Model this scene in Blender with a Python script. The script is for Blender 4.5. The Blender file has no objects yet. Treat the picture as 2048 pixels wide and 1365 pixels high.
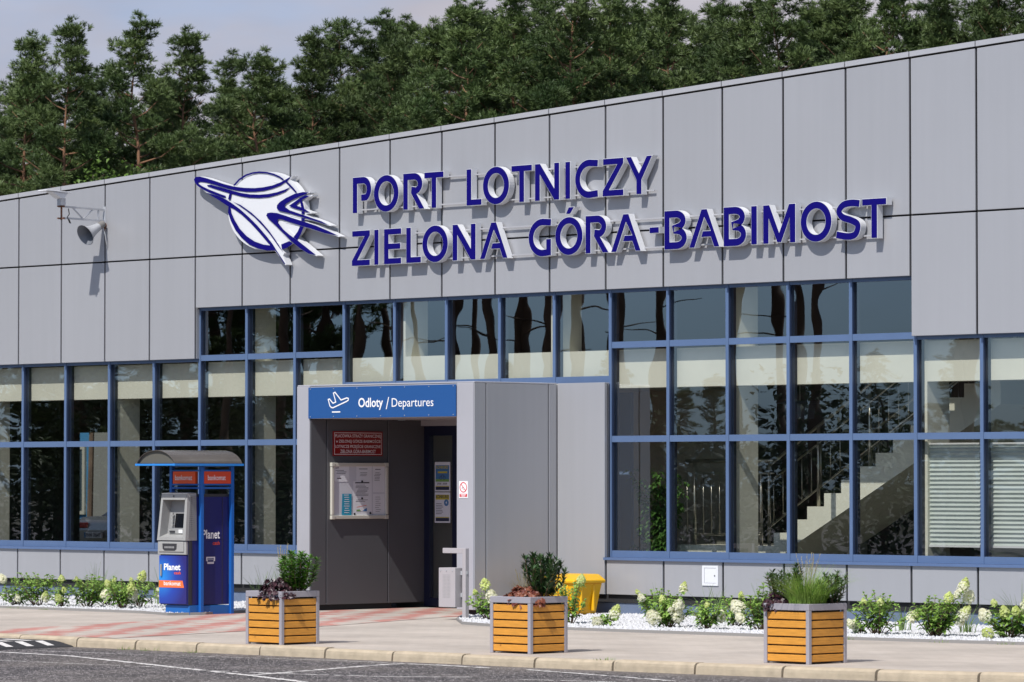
import bpy, math, random
from mathutils import Vector, Matrix
from mathutils.geometry import tessellate_polygon

S = bpy.context.scene
COL = S.collection
R = math.radians
random.seed(11)

# ------------------------------------------------------------------ camera
CAM = Vector((48.11, -37.79, 1.73))
cd = bpy.data.cameras.new('camera')
cam = bpy.data.objects.new('camera', cd)
COL.objects.link(cam)
pitch = math.atan(275.5 / 8224.0)
fwd = Vector((-math.sqrt(.5) * math.cos(pitch), math.sqrt(.5) * math.cos(pitch), math.sin(pitch)))
cam.location = CAM
cam.rotation_euler = fwd.to_track_quat('-Z', 'Y').to_euler()
cd.sensor_width = 36.0
cd.lens = 36.0 * 8224.0 / 2048.0
cd.clip_start = 0.5
cd.clip_end = 2000
cd.dof.use_dof = True
cd.dof.focus_distance = 52.0
cd.dof.aperture_fstop = 6.3
S.camera = cam

# ------------------------------------------------------------------ world
SUN_TRAVEL = Vector((-0.22, 1.0, -1.25)).normalized()
W = bpy.data.worlds.new('World')
S.world = W
W.use_nodes = True
wn, wl = W.node_tree.nodes, W.node_tree.links
for n in list(wn):
    wn.remove(n)
wo = wn.new('ShaderNodeOutputWorld')
bg = wn.new('ShaderNodeBackground')
bg.inputs[1].default_value = 0.1
sky = wn.new('ShaderNodeTexSky')
sky.sky_type = 'NISHITA'
sky.sun_disc = False
sky.sun_elevation = R(50.7)
sky.sun_rotation = R(167.6)
tc = wn.new('ShaderNodeTexCoord')
mp = wn.new('ShaderNodeMapping')
mp.inputs['Scale'].default_value = (1.0, 1.0, 3.2)
nz = wn.new('ShaderNodeTexNoise')
nz.inputs['Scale'].default_value = 2.3
nz.inputs['Detail'].default_value = 7
nz.inputs['Roughness'].default_value = 0.55
rp = wn.new('ShaderNodeValToRGB')
rp.color_ramp.elements[0].position = 0.20
rp.color_ramp.elements[1].position = 0.40
nz2 = wn.new('ShaderNodeTexNoise')
nz2.inputs['Scale'].default_value = 5.0
nz2.inputs['Detail'].default_value = 6
cr = wn.new('ShaderNodeValToRGB')
cr.color_ramp.elements[0].position = 0.38
cr.color_ramp.elements[0].color = (2.95, 3.05, 3.75, 1)
cr.color_ramp.elements[1].position = 0.62
cr.color_ramp.elements[1].color = (4.6, 4.4, 4.85, 1)
mx = wn.new('ShaderNodeMixRGB')
wl.new(tc.outputs['Generated'], mp.inputs[0])
wl.new(mp.outputs[0], nz.inputs[0])
wl.new(mp.outputs[0], nz2.inputs[0])
wl.new(nz.outputs[0], rp.inputs[0])
wl.new(nz2.outputs[0], cr.inputs[0])
# the cloud bank lies over the wood; towards the sun the sky opens
dt = wn.new('ShaderNodeVectorMath'); dt.operation = 'DOT_PRODUCT'; dt.inputs[1].default_value = (0, 1, .1)
cl = wn.new('ShaderNodeMapRange')
cl.inputs[1].default_value = -.5; cl.inputs[2].default_value = .4; cl.inputs[3].default_value = .25; cl.inputs[4].default_value = 1.0
cm = wn.new('ShaderNodeMath'); cm.operation = 'MULTIPLY'
wl.new(tc.outputs['Generated'], dt.inputs[0])
wl.new(dt.outputs['Value'], cl.inputs[0])
wl.new(rp.outputs[0], cm.inputs[0]); wl.new(cl.outputs[0], cm.inputs[1])
wl.new(cm.outputs[0], mx.inputs[0])
sky.ozone_density = 2.5
st = wn.new('ShaderNodeVectorMath'); st.operation = 'MULTIPLY'; 
sz_ = wn.new('ShaderNodeSeparateXYZ')
ez = wn.new('ShaderNodeMapRange'); ez.inputs[1].default_value = .02; ez.inputs[2].default_value = .38
tn = wn.new('ShaderNodeMixRGB'); tn.inputs[1].default_value = (.50, .80, 1.25, 1); tn.inputs[2].default_value = (.95, .99, 1.05, 1)
wl.new(tc.outputs['Generated'], sz_.inputs[0]); wl.new(sz_.outputs[2], ez.inputs[0]); wl.new(ez.outputs[0], tn.inputs[0])
wl.new(tn.outputs[0], st.inputs[1])
wl.new(sky.outputs[0], st.inputs[0])
wl.new(st.outputs[0], mx.inputs[1])
wl.new(cr.outputs[0], mx.inputs[2])
wl.new(mx.outputs[0], bg.inputs[0])
wl.new(bg.outputs[0], wo.inputs[0])

# ------------------------------------------------------------------ sun
sl = bpy.data.lights.new('sun', 'SUN')
sl.energy = 3.6
sl.angle = R(0.5)
sl.color = (1.0, 0.965, 0.92)
so = bpy.data.objects.new('sun', sl)
so.rotation_euler = SUN_TRAVEL.to_track_quat('-Z', 'Y').to_euler()
so.location = (20, -60, 60)
COL.objects.link(so)

S.view_settings.view_transform = 'Standard'
S.view_settings.look = 'None'
S.view_settings.exposure = 0.35
S.view_settings.gamma = 1.0
S.render.resolution_x, S.render.resolution_y = 1024, 682
S.cycles.max_bounces = 8
S.cycles.transparent_max_bounces = 16
S.cycles.caustics_reflective = False
S.cycles.caustics_refractive = False

# ------------------------------------------------------------------ materials
def newmat(name):
    m = bpy.data.materials.new(name)
    m.use_nodes = True
    n, l = m.node_tree.nodes, m.node_tree.links
    return m, n, l, n['Principled BSDF']

def mat(name, col, rough=0.5, metal=0.0, var=0.0, vscale=6.0, bump=0.0, bscale=60.0, spec=None, stretch=None):
    m, n, l, b = newmat(name)
    b.inputs['Base Color'].default_value = (*col, 1)
    b.inputs['Roughness'].default_value = rough
    b.inputs['Metallic'].default_value = metal
    if spec is not None:
        b.inputs['Specular IOR Level'].default_value = spec
    if var or bump:
        t = n.new('ShaderNodeTexCoord')
        mpn = n.new('ShaderNodeMapping')
        l.new(t.outputs['Object'], mpn.inputs[0])
        if stretch:
            mpn.inputs['Scale'].default_value = stretch
    if var:
        z = n.new('ShaderNodeTexNoise')
        z.inputs['Scale'].default_value = vscale
        z.inputs['Detail'].default_value = 6
        l.new(mpn.outputs[0], z.inputs[0])
        h = n.new('ShaderNodeMapRange')
        h.inputs[1].default_value = 0.25
        h.inputs[2].default_value = 0.75
        h.inputs[3].default_value = 1 - var
        h.inputs[4].default_value = 1 + var
        l.new(z.outputs[0], h.inputs[0])
        mu = n.new('ShaderNodeVectorMath')
        mu.operation = 'SCALE'
        mu.inputs[0].default_value = col
        l.new(h.outputs[0], mu.inputs['Scale'])
        l.new(mu.outputs[0], b.inputs['Base Color'])
    if bump:
        z2 = n.new('ShaderNodeTexNoise')
        z2.inputs['Scale'].default_value = bscale
        z2.inputs['Detail'].default_value = 4
        l.new(mpn.outputs[0], z2.inputs[0])
        bm = n.new('ShaderNodeBump')
        bm.inputs['Strength'].default_value = bump
        bm.inputs['Distance'].default_value = 0.02
        l.new(z2.outputs[0], bm.inputs['Height'])
        l.new(bm.outputs[0], b.inputs['Normal'])
    return m

def leafmat(name, c1, c2, rough=0.5, trans=0.25, vscale=9.0, spec=0.4, objvar=0.12):
    m, n, l, b = newmat(name)
    t = n.new('ShaderNodeTexCoord')
    z = n.new('ShaderNodeTexNoise')
    z.inputs['Scale'].default_value = vscale
    z.inputs['Detail'].default_value = 4
    l.new(t.outputs['Object'], z.inputs[0])
    mx = n.new('ShaderNodeMixRGB')
    mr = n.new('ShaderNodeMapRange')
    mr.inputs[1].default_value = .35
    mr.inputs[2].default_value = .65
    l.new(z.outputs[0], mr.inputs[0])
    l.new(mr.outputs[0], mx.inputs[0])
    mx.inputs[1].default_value = (*c1, 1)
    mx.inputs[2].default_value = (*c2, 1)
    oi = n.new('ShaderNodeObjectInfo')
    hr = n.new('ShaderNodeMapRange')
    hr.inputs[3].default_value = 1 - objvar
    hr.inputs[4].default_value = 1 + objvar
    l.new(oi.outputs['Random'], hr.inputs[0])
    mu = n.new('ShaderNodeVectorMath')
    mu.operation = 'SCALE'
    l.new(mx.outputs[0], mu.inputs[0])
    l.new(hr.outputs[0], mu.inputs['Scale'])
    l.new(mu.outputs[0], b.inputs['Base Color'])
    b.inputs['Roughness'].default_value = rough
    b.inputs['Specular IOR Level'].default_value = spec
    tr = n.new('ShaderNodeBsdfTranslucent')
    l.new(mu.outputs[0], tr.inputs[0])
    ms = n.new('ShaderNodeMixShader')
    ms.inputs[0].default_value = trans
    o = n['Material Output']
    l.new(b.outputs[0], ms.inputs[1])
    l.new(tr.outputs[0], ms.inputs[2])
    l.new(ms.outputs[0], o.inputs[0])
    return m

def zgrad(name, stops, rough=.6, axis=2, var=0.0):
    """colour by object-space coordinate along one axis; stops = [(pos, colour)] over lo..hi"""
    m, n, l, b = newmat(name)
    t = n.new('ShaderNodeTexCoord')
    sp = n.new('ShaderNodeSeparateXYZ')
    l.new(t.outputs['Object'], sp.inputs[0])
    lo, hi = stops[0][0], stops[-1][0]
    mr = n.new('ShaderNodeMapRange')
    mr.inputs[1].default_value = lo
    mr.inputs[2].default_value = hi
    l.new(sp.outputs[axis], mr.inputs[0])
    c = n.new('ShaderNodeValToRGB')
    el = c.color_ramp.elements
    el[0].color = (*stops[0][1], 1)
    el[-1].color = (*stops[-1][1], 1)
    for p, k in stops[1:-1]:
        e = el.new((p - lo) / (hi - lo))
        e.color = (*k, 1)
    if var:
        z = n.new('ShaderNodeTexNoise')
        z.inputs['Scale'].default_value = 5
        z.inputs['Detail'].default_value = 5
        ma = n.new('ShaderNodeMath')
        ma.operation = 'MULTIPLY_ADD'
        l.new(t.outputs['Object'], z.inputs[0])
        l.new(z.outputs[0], ma.inputs[0])
        ma.inputs[1].default_value = var
        l.new(mr.outputs[0], ma.inputs[2])
        l.new(ma.outputs[0], c.inputs[0])
    else:
        l.new(mr.outputs[0], c.inputs[0])
    l.new(c.outputs[0], b.inputs['Base Color'])
    b.inputs['Roughness'].default_value = rough
    return m

def make_cladding():
    m, n, l, b = newmat('silver_composite_panel')
    t = n.new('ShaderNodeTexCoord')
    z = n.new('ShaderNodeTexNoise')
    z.inputs['Scale'].default_value = 0.55
    z.inputs['Detail'].default_value = 3
    l.new(t.outputs['Object'], z.inputs[0])
    # streaks of dirt running down
    mp2 = n.new('ShaderNodeMapping')
    mp2.inputs['Scale'].default_value = (9, 9, .35)
    l.new(t.outputs['Object'], mp2.inputs[0])
    z2 = n.new('ShaderNodeTexNoise')
    z2.inputs['Scale'].default_value = 1.0
    z2.inputs['Detail'].default_value = 5
    l.new(mp2.outputs[0], z2.inputs[0])
    ge = n.new('ShaderNodeNewGeometry')
    ad = n.new('ShaderNodeMath'); ad.operation = 'ADD'
    l.new(z.outputs[0], ad.inputs[0]); l.new(z2.outputs[0], ad.inputs[1])
    ad2 = n.new('ShaderNodeMath'); ad2.operation = 'MULTIPLY_ADD'
    l.new(ge.outputs['Random Per Island'], ad2.inputs[0])
    ad2.inputs[1].default_value = 0.45
    l.new(ad.outputs[0], ad2.inputs[2])
    mr = n.new('ShaderNodeMapRange')
    mr.inputs[1].default_value = 0.6; mr.inputs[2].default_value = 1.9
    mr.inputs[3].default_value = 0.935; mr.inputs[4].default_value = 1.055
    l.new(ad2.outputs[0], mr.inputs[0])
    mu = n.new('ShaderNodeVectorMath'); mu.operation = 'SCALE'
    mu.inputs[0].default_value = (0.398, 0.402, 0.420)
    l.new(mr.outputs[0], mu.inputs['Scale'])
    l.new(mu.outputs[0], b.inputs['Base Color'])
    b.inputs['Metallic'].default_value = 0.25
    b.inputs['Roughness'].default_value = 0.42
    z3 = n.new('ShaderNodeTexNoise')
    z3.inputs['Scale'].default_value = 1.1
    l.new(t.outputs['Object'], z3.inputs[0])
    bm = n.new('ShaderNodeBump')
    bm.inputs['Strength'].default_value = 0.12
    bm.inputs['Distance'].default_value = 0.02
    l.new(z3.outputs[0], bm.inputs['Height'])
    l.new(bm.outputs[0], b.inputs['Normal'])
    return m

def make_glass():
    m, n, l, b = newmat('window_glass')
    n.remove(b)
    o = n['Material Output']
    tr = n.new('ShaderNodeBsdfTransparent')
    tr.inputs[0].default_value = (0.94, 0.945, 0.90, 1)
    gl = n.new('ShaderNodeBsdfGlossy')
    gl.inputs['Roughness'].default_value = 0.0
    gl.inputs[0].default_value = (0.92, 0.96, 1, 1)
    lw = n.new('ShaderNodeLayerWeight')          # same reflectance from both faces of the thin pane
    p2 = n.new('ShaderNodeMath'); p2.operation = 'POWER'; p2.inputs[1].default_value = 2.0
    fr = n.new('ShaderNodeMath'); fr.operation = 'MULTIPLY_ADD'
    fr.inputs[1].default_value = 1.2; fr.inputs[2].default_value = 0.13
    l.new(lw.outputs['Facing'], p2.inputs[0]); l.new(p2.outputs[0], fr.inputs[0])
    t = n.new('ShaderNodeTexCoord')
    z = n.new('ShaderNodeTexNoise')
    z.inputs['Scale'].default_value = 1.6
    z.inputs['Detail'].default_value = 1
    l.new(t.outputs['Object'], z.inputs[0])
    bm = n.new('ShaderNodeBump')
    bm.inputs['Strength'].default_value = 0.035
    bm.inputs['Distance'].default_value = 0.03
    l.new(z.outputs[0], bm.inputs['Height'])
    l.new(bm.outputs[0], gl.inputs['Normal'])
    ms = n.new('ShaderNodeMixShader')
    l.new(fr.outputs[0], ms.inputs[0])
    l.new(tr.outputs[0], ms.inputs[1])
    l.new(gl.outputs[0], ms.inputs[2])
    l.new(ms.outputs[0], o.inputs[0])
    return m

M = {}
M['clad'] = make_cladding()
M['glass'] = make_glass()
M['coping'] = mat('coping_sheet', (.47, .47, .49), .4, .25, .03, 2)
M['gap'] = mat('dark_joint', (.02, .02, .022), .9)
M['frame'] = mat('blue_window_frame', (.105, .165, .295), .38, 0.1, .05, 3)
M['frame_side'] = mat('shaded_frame_web', (.035, .06, .135), .5)  # frame blue darkened in the colour to stand for shade on mullion sides
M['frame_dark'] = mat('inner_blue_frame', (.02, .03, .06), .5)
M['sill'] = mat('blue_sill', (.105, .165, .31), .35, .1, .05, 3)
M['plinth'] = mat('blue_grey_plinth', (.125, .165, .25), .7, 0, .12, 5)
M['cream'] = mat('cream_plaster', (.76, .755, .66), .8, 0, .04, 3)
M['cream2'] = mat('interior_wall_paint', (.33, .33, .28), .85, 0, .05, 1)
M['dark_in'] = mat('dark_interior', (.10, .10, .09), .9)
M['floor_in'] = mat('interior_floor', (.16, .16, .15), .4)
M['steel'] = mat('brushed_steel', (.45, .43, .38), .3, .9)
M['white'] = mat('white_powder_coat', (.69, .70, .72), .35, 0, .02, 3)
M['sign_blue'] = mat('ultramarine_vinyl', (.005, .0025, .135), .5, spec=.12)
M['depart_blue'] = mat('blue_sign_sheet', (.018, .085, .265), .5, spec=.3)
M['lettering'] = mat('white_lettering', (.85, .85, .85), .5)
M['red_sign'] = mat('crimson_enamel', (.26, .012, .012), .35)
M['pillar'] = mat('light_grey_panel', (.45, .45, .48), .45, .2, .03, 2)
M['door_navy'] = mat('navy_door_frame', (.008, .011, .035), .4)
M['paper'] = mat('white_paper', (.75, .76, .80), .7)
M['ink'] = mat('dark_print', (.06, .06, .08), .7)
M['teal'] = mat('teal_leaflet', (.02, .30, .46), .6, 0, .1, 20)
M['board_frame'] = mat('pale_aluminium_frame', (.62, .60, .52), .4, .1)
M['board_back'] = mat('white_board', (.62, .63, .68), .5)
M['black_rub'] = mat('black_plastic', (.012, .012, .014), .5)
M['print_yellow'] = mat('yellow_print', (.62, .52, .06), .6)
M['print_blue'] = mat('blue_print', (.07, .20, .42), .6)
M['print_green'] = mat('green_print', (.20, .38, .10), .6)
M['print_navy'] = mat('navy_print', (.03, .035, .07), .6)
M['sign_red'] = mat('red_print', (.62, .03, .04), .5)
M['atm_grey'] = mat('light_grey_fascia', (.34, .34, .33), .45, 0, .06, 20)
M['atm_grey2'] = mat('mid_grey_fascia', (.27, .27, .27), .5)
M['atm_dark'] = mat('dark_trim', (.035, .035, .04), .5)
M['atm_screen'] = mat('black_screen', (.006, .006, .008), .15)
M['atm_navy'] = mat('navy_wrap', (.012, .015, .12), .35)
M['atm_post'] = mat('bright_blue_post', (.012, .115, .43), .35)
M['atm_base'] = mat('blue_base_sheet', (.015, .13, .42), .4)
M['orange'] = mat('orange_panel', (.80, .10, .022), .5)
M['orange2'] = mat('deep_orange_panel', (.66, .07, .025), .5)
M['smoked'] = mat('smoked_canopy', (.08, .07, .06), .22, 0, .1, 8)
M['wood'] = mat('orange_stained_board', (.63, .28, .038), .55, 0, .20, 5, .12, 40, stretch=(1.5, 1.5, 16))
M['planter_metal'] = mat('lilac_grey_metal', (.36, .34, .37), .5, .1, .03, 6)
M['liner'] = mat('planter_liner', (.03, .018, .012), .9)
M['soil'] = mat('potting_soil', (.035, .025, .018), 1, 0, .3, 40, .6, 80)
M['bin_yellow'] = mat('yellow_plastic', (.80, .44, .006), .4, 0, .03, 6)
M['ash'] = mat('pale_grey_steel', (.43, .405, .415), .5, .1, .03, 6)
M['hatch'] = mat('white_hatch', (.72, .73, .75), .45)
M['galv'] = mat('galvanised_steel', (.52, .53, .55), .45, .35, .12, 14)
M['rust'] = mat('rusty_bracket', (.16, .07, .04), .8, 0, .3, 40)
M['horn_grey'] = mat('grey_horn_paint', (.42, .43, .45), .4, .1, .05, 10)
M['chip_a'] = mat('pale_chipping', (.26, .24, .235), .9)
M['chip_b'] = mat('grey_chipping', (.14, .125, .12), .9)
M['asph'] = None
M['silver'] = mat('silver_car_paint', (.32, .34, .35), .3, .4)
M['car_glass'] = mat('car_glass', (.02, .035, .045), .05)
M['tail_red'] = mat('tail_lamp_red', (.45, .01, .015), .2)
M['shed_blue'] = mat('sky_blue_render', (.03, .15, .29), .8, 0, .05, 2)
M['shed_grey'] = mat('grey_render', (.15, .155, .14), .8, 0, .05, 2)

def add_knots(m):
    n, l = m.node_tree.nodes, m.node_tree.links
    b = n['Principled BSDF']
    src = b.inputs['Base Color'].links[0].from_socket
    t = n.new('ShaderNodeTexCoord')
    v = n.new('ShaderNodeTexVoronoi'); v.inputs['Scale'].default_value = 4.2
    l.new(t.outputs['Object'], v.inputs[0])
    r = n.new('ShaderNodeMapRange'); r.inputs[1].default_value = .035; r.inputs[2].default_value = .075
    r.inputs[3].default_value = .75; r.inputs[4].default_value = 0
    l.new(v.outputs['Distance'], r.inputs[0])
    mx = n.new('ShaderNodeMixRGB'); mx.inputs[2].default_value = (.22, .075, .012, 1)
    l.new(r.outputs[0], mx.inputs[0]); l.new(src, mx.inputs[1]); l.new(mx.outputs[0], b.inputs['Base Color'])
add_knots(M['wood'])

def ground_mats():
    # asphalt: dark binder with pale chippings
    m, n, l, b = newmat('worn_asphalt')
    t = n.new('ShaderNodeTexCoord')
    v = n.new('ShaderNodeTexVoronoi'); v.inputs['Scale'].default_value = 40
    l.new(t.outputs['Object'], v.inputs[0])
    c = n.new('ShaderNodeValToRGB')
    e = c.color_ramp.elements
    e[0].position = 0; e[0].color = (.030, .027, .029, 1)
    e[1].position = 1; e[1].color = (.34, .31, .31, 1)
    k = e.new(.52); k.color = (.036, .032, .034, 1)
    k = e.new(.72); k.color = (.066, .06, .061, 1)
    sp = n.new('ShaderNodeSeparateXYZ')
    l.new(v.outputs['Color'], sp.inputs[0])
    l.new(sp.outputs[0], c.inputs[0])
    z = n.new('ShaderNodeTexNoise'); z.inputs['Scale'].default_value = 1.1; z.inputs['Detail'].default_value = 5
    l.new(t.outputs['Object'], z.inputs[0])
    mr = n.new('ShaderNodeMapRange')
    mr.inputs[1].default_value = .3; mr.inputs[2].default_value = .7
    mr.inputs[3].default_value = .72; mr.inputs[4].default_value = 1.28
    l.new(z.outputs[0], mr.inputs[0])
    mu = n.new('ShaderNodeVectorMath'); mu.operation = 'SCALE'
    l.new(c.outputs[0], mu.inputs[0]); l.new(mr.outputs[0], mu.inputs['Scale'])
    # sandy dust swept along the kerb and in patches further out
    sy = n.new('ShaderNodeSeparateXYZ'); l.new(t.outputs['Object'], sy.inputs[0])
    dy = n.new('ShaderNodeMapRange'); dy.inputs[1].default_value = -10.1; dy.inputs[2].default_value = -9.4
    l.new(sy.outputs[1], dy.inputs[0])
    zd = n.new('ShaderNodeTexNoise'); zd.inputs['Scale'].default_value = .55; zd.inputs['Detail'].default_value = 6
    l.new(t.outputs['Object'], zd.inputs[0])
    zr = n.new('ShaderNodeMapRange'); zr.inputs[1].default_value = .45; zr.inputs[2].default_value = .72; zr.inputs[4].default_value = .45
    l.new(zd.outputs[0], zr.inputs[0])
    da = n.new('ShaderNodeMath'); da.operation = 'MULTIPLY_ADD'; da.inputs[1].default_value = .55; da.use_clamp = True
    l.new(dy.outputs[0], da.inputs[0]); l.new(zr.outputs[0], da.inputs[2])
    dm = n.new('ShaderNodeMixRGB'); dm.inputs[2].default_value = (.19, .165, .14, 1)
    l.new(da.outputs[0], dm.inputs[0]); l.new(mu.outputs[0], dm.inputs[1])
    l.new(dm.outputs[0], b.inputs['Base Color'])
    b.inputs['Roughness'].default_value = .9
    bm = n.new('ShaderNodeBump'); bm.inputs['Strength'].default_value = .7; bm.inputs['Distance'].default_value = .012
    l.new(v.outputs['Distance'], bm.inputs['Height']); l.new(bm.outputs[0], b.inputs['Normal'])
    M['asph'] = m

    # paving: beige blocks, bricks drawn as brick texture; second one gets red diagonal bands
    def paving(name, red):
        m, n, l, b = newmat(name)
        t = n.new('ShaderNodeTexCoord')
        br = n.new('ShaderNodeTexBrick')
        br.inputs['Scale'].default_value = 1.0
        br.inputs['Brick Width'].default_value = .2
        br.inputs['Row Height'].default_value = .1
        br.inputs['Mortar Size'].default_value = .004
        br.inputs['Mortar Smooth'].default_value = .3
        br.inputs['Color1'].default_value = (.43, .378, .325, 1)
        br.inputs['Color2'].default_value = (.475, .422, .368, 1)
        br.inputs['Mortar'].default_value = (.36, .325, .29, 1)
        mp = n.new('ShaderNodeMapping')
        mp.inputs['Rotation'].default_value = (0, 0, 0)
        l.new(t.outputs['Object'], mp.inputs[0]); l.new(mp.outputs[0], br.inputs[0])
        z = n.new('ShaderNodeTexNoise'); z.inputs['Scale'].default_value = .8; z.inputs['Detail'].default_value = 8
        l.new(t.outputs['Object'], z.inputs[0])
        mr = n.new('ShaderNodeMapRange')
        mr.inputs[1].default_value = .3; mr.inputs[2].default_value = .7
        mr.inputs[3].default_value = .82; mr.inputs[4].default_value = 1.13
        l.new(z.outputs[0], mr.inputs[0])
        src = br.outputs[0]
        if red:
            # snap the coordinate to bricks so that the red bands step along brick edges
            sx = n.new('ShaderNodeVectorMath'); sx.operation = 'SNAP'
            sx.inputs[1].default_value = (.1, .2, 1)
            l.new(t.outputs['Object'], sx.inputs[0])
            dt = n.new('ShaderNodeVectorMath'); dt.operation = 'DOT_PRODUCT'
            dt.inputs[1].default_value = (.78, .62, 0)
            l.new(sx.outputs[0], dt.inputs[0])
            ma = n.new('ShaderNodeMath'); ma.operation = 'MULTIPLY'; ma.inputs[1].default_value = 1 / .62
            wn_ = n.new('ShaderNodeTexWhiteNoise')
            l.new(sx.outputs[0], wn_.inputs[0])
            ja = n.new('ShaderNodeMath'); ja.operation = 'MULTIPLY_ADD'; ja.inputs[1].default_value = .22
            l.new(wn_.outputs[0], ja.inputs[0]); l.new(dt.outputs['Value'], ja.inputs[2])
            l.new(ja.outputs[0], ma.inputs[0])
            fr = n.new('ShaderNodeMath'); fr.operation = 'FRACT'
            l.new(ma.outputs[0], fr.inputs[0])
            gt = n.new('ShaderNodeMath'); gt.operation = 'LESS_THAN'; gt.inputs[1].default_value = .47
            l.new(fr.outputs[0], gt.inputs[0])
            br2 = n.new('ShaderNodeTexBrick')
            for kk in ('Scale', 'Brick Width', 'Row Height', 'Mortar Size', 'Mortar Smooth'):
                br2.inputs[kk].default_value = br.inputs[kk].default_value
            br2.inputs['Color1'].default_value = (.42, .175, .145, 1)
            br2.inputs['Color2'].default_value = (.46, .215, .18, 1)
            br2.inputs['Mortar'].default_value = (.36, .25, .215, 1)
            l.new(t.outputs['Object'], br2.inputs[0])
            mx = n.new('ShaderNodeMixRGB')
            l.new(gt.outputs[0], mx.inputs[0]); l.new(br.outputs[0], mx.inputs[1]); l.new(br2.outputs[0], mx.inputs[2])
            src = mx.outputs[0]
        mu = n.new('ShaderNodeVectorMath'); mu.operation = 'SCALE'
        l.new(src, mu.inputs[0]); l.new(mr.outputs[0], mu.inputs['Scale'])
        l.new(mu.outputs[0], b.inputs['Base Color'])
        b.inputs['Roughness'].default_value = .85
        bm = n.new('ShaderNodeBump'); bm.inputs['Strength'].default_value = .3; bm.inputs['Distance'].default_value = .004
        l.new(br.outputs['Fac'], bm.inputs['Height']); bm.invert = True
        l.new(bm.outputs[0], b.inputs['Normal'])
        return m
    M['pave'] = paving('beige_block_paving', False)
    M['pave_red'] = paving('red_banded_paving', True)
    M['kerb'] = mat('tan_kerb_stone', (.47, .39, .28), .9, 0, .17, 9, .5, 130)
    # gravel sheet
    m, n, l, b = newmat('white_gravel')
    t = n.new('ShaderNodeTexCoord')
    v = n.new('ShaderNodeTexVoronoi'); v.inputs['Scale'].default_value = 32
    l.new(t.outputs['Object'], v.inputs[0])
    c = n.new('ShaderNodeValToRGB')
    c.color_ramp.elements[0].color = (.54, .54, .56, 1)
    c.color_ramp.elements[1].position = .55
    c.color_ramp.elements[1].color = (.42, .415, .42, 1)
    l.new(v.outputs['Distance'], c.inputs[0])
    l.new(c.outputs[0], b.inputs['Base Color'])
    b.inputs['Roughness'].default_value = .8
    bm = n.new('ShaderNodeBump'); bm.inputs['Strength'].default_value = 1; bm.inputs['Distance'].default_value = .02
    bm.invert = True
    l.new(v.outputs['Distance'], bm.inputs['Height']); l.new(bm.outputs[0], b.inputs['Normal'])
    M['gravel'] = m
    M['pebble'] = mat('white_marble_chip', (.56, .56, .57), .7, 0, .3, 30)
    M['earth'] = mat('forest_floor', (.06, .055, .035), 1, 0, .4, .5)
    M['paint'] = mat('worn_white_line', (.62, .60, .58), .85, 0, .2, 30)
ground_mats()

M['needle'] = leafmat('pine_needles', (.043, .078, .024), (.130, .180, .060), .5, .12, .7, .3, .2)
M['bark'] = zgrad('pine_bark', [(0, (.11, .08, .06)), (5, (.14, .09, .06)), (8.5, (.24, .125, .07)), (20, (.27, .15, .085))], .9, 2, .08)
M['dark_bark'] = mat('dark_pine_bark', (.105, .072, .05), .9, 0, .35, 4)
M['birch'] = leafmat('bright_broad_leaves', (.10, .20, .03), (.17, .28, .05), .45, .35, 3)
M['hyd_leaf'] = leafmat('hydrangea_leaves', (.24, .41, .07), (.38, .54, .15), .45, .4, 9)
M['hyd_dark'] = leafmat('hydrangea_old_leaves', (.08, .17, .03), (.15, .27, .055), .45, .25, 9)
M['fl_white'] = leafmat('cream_florets', (.86, .84, .62), (.94, .93, .80), .7, .5, 22, .2, .05)
M['fl_green'] = leafmat('lime_florets', (.62, .70, .22), (.80, .84, .44), .7, .5, 22, .2, .05)
M['stem'] = mat('reddish_stem', (.13, .075, .04), .8)
M['reed'] = leafmat('reed_blades', (.15, .25, .07), (.26, .36, .13), .5, .35, 6)
M['laurel'] = leafmat('laurel_leaves', (.022, .062, .016), (.05, .11, .026), .28, .12, 12, .6)
M['box_leaf'] = leafmat('glossy_shrub_leaves', (.06, .16, .018), (.12, .26, .035), .3, .2, 12, .6)
M['heu'] = leafmat('purple_ruffled_leaves', (.022, .010, .014), (.075, .026, .034), .4, .15, 20, .5)
M['heu_red'] = leafmat('russet_lobed_leaves', (.16, .035, .025), (.34, .12, .06), .45, .25, 16, .4)
M['lawn_grass'] = leafmat('fresh_grass_blades', (.15, .28, .035), (.29, .42, .09), .4, .3, 8)
M['straw'] = leafmat('dry_seed_heads', (.38, .33, .18), (.52, .46, .30), .8, .3, 20)
M['ficus'] = leafmat('ficus_leaves', (.045, .12, .022), (.10, .21, .05), .35, .2, 10)

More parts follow.
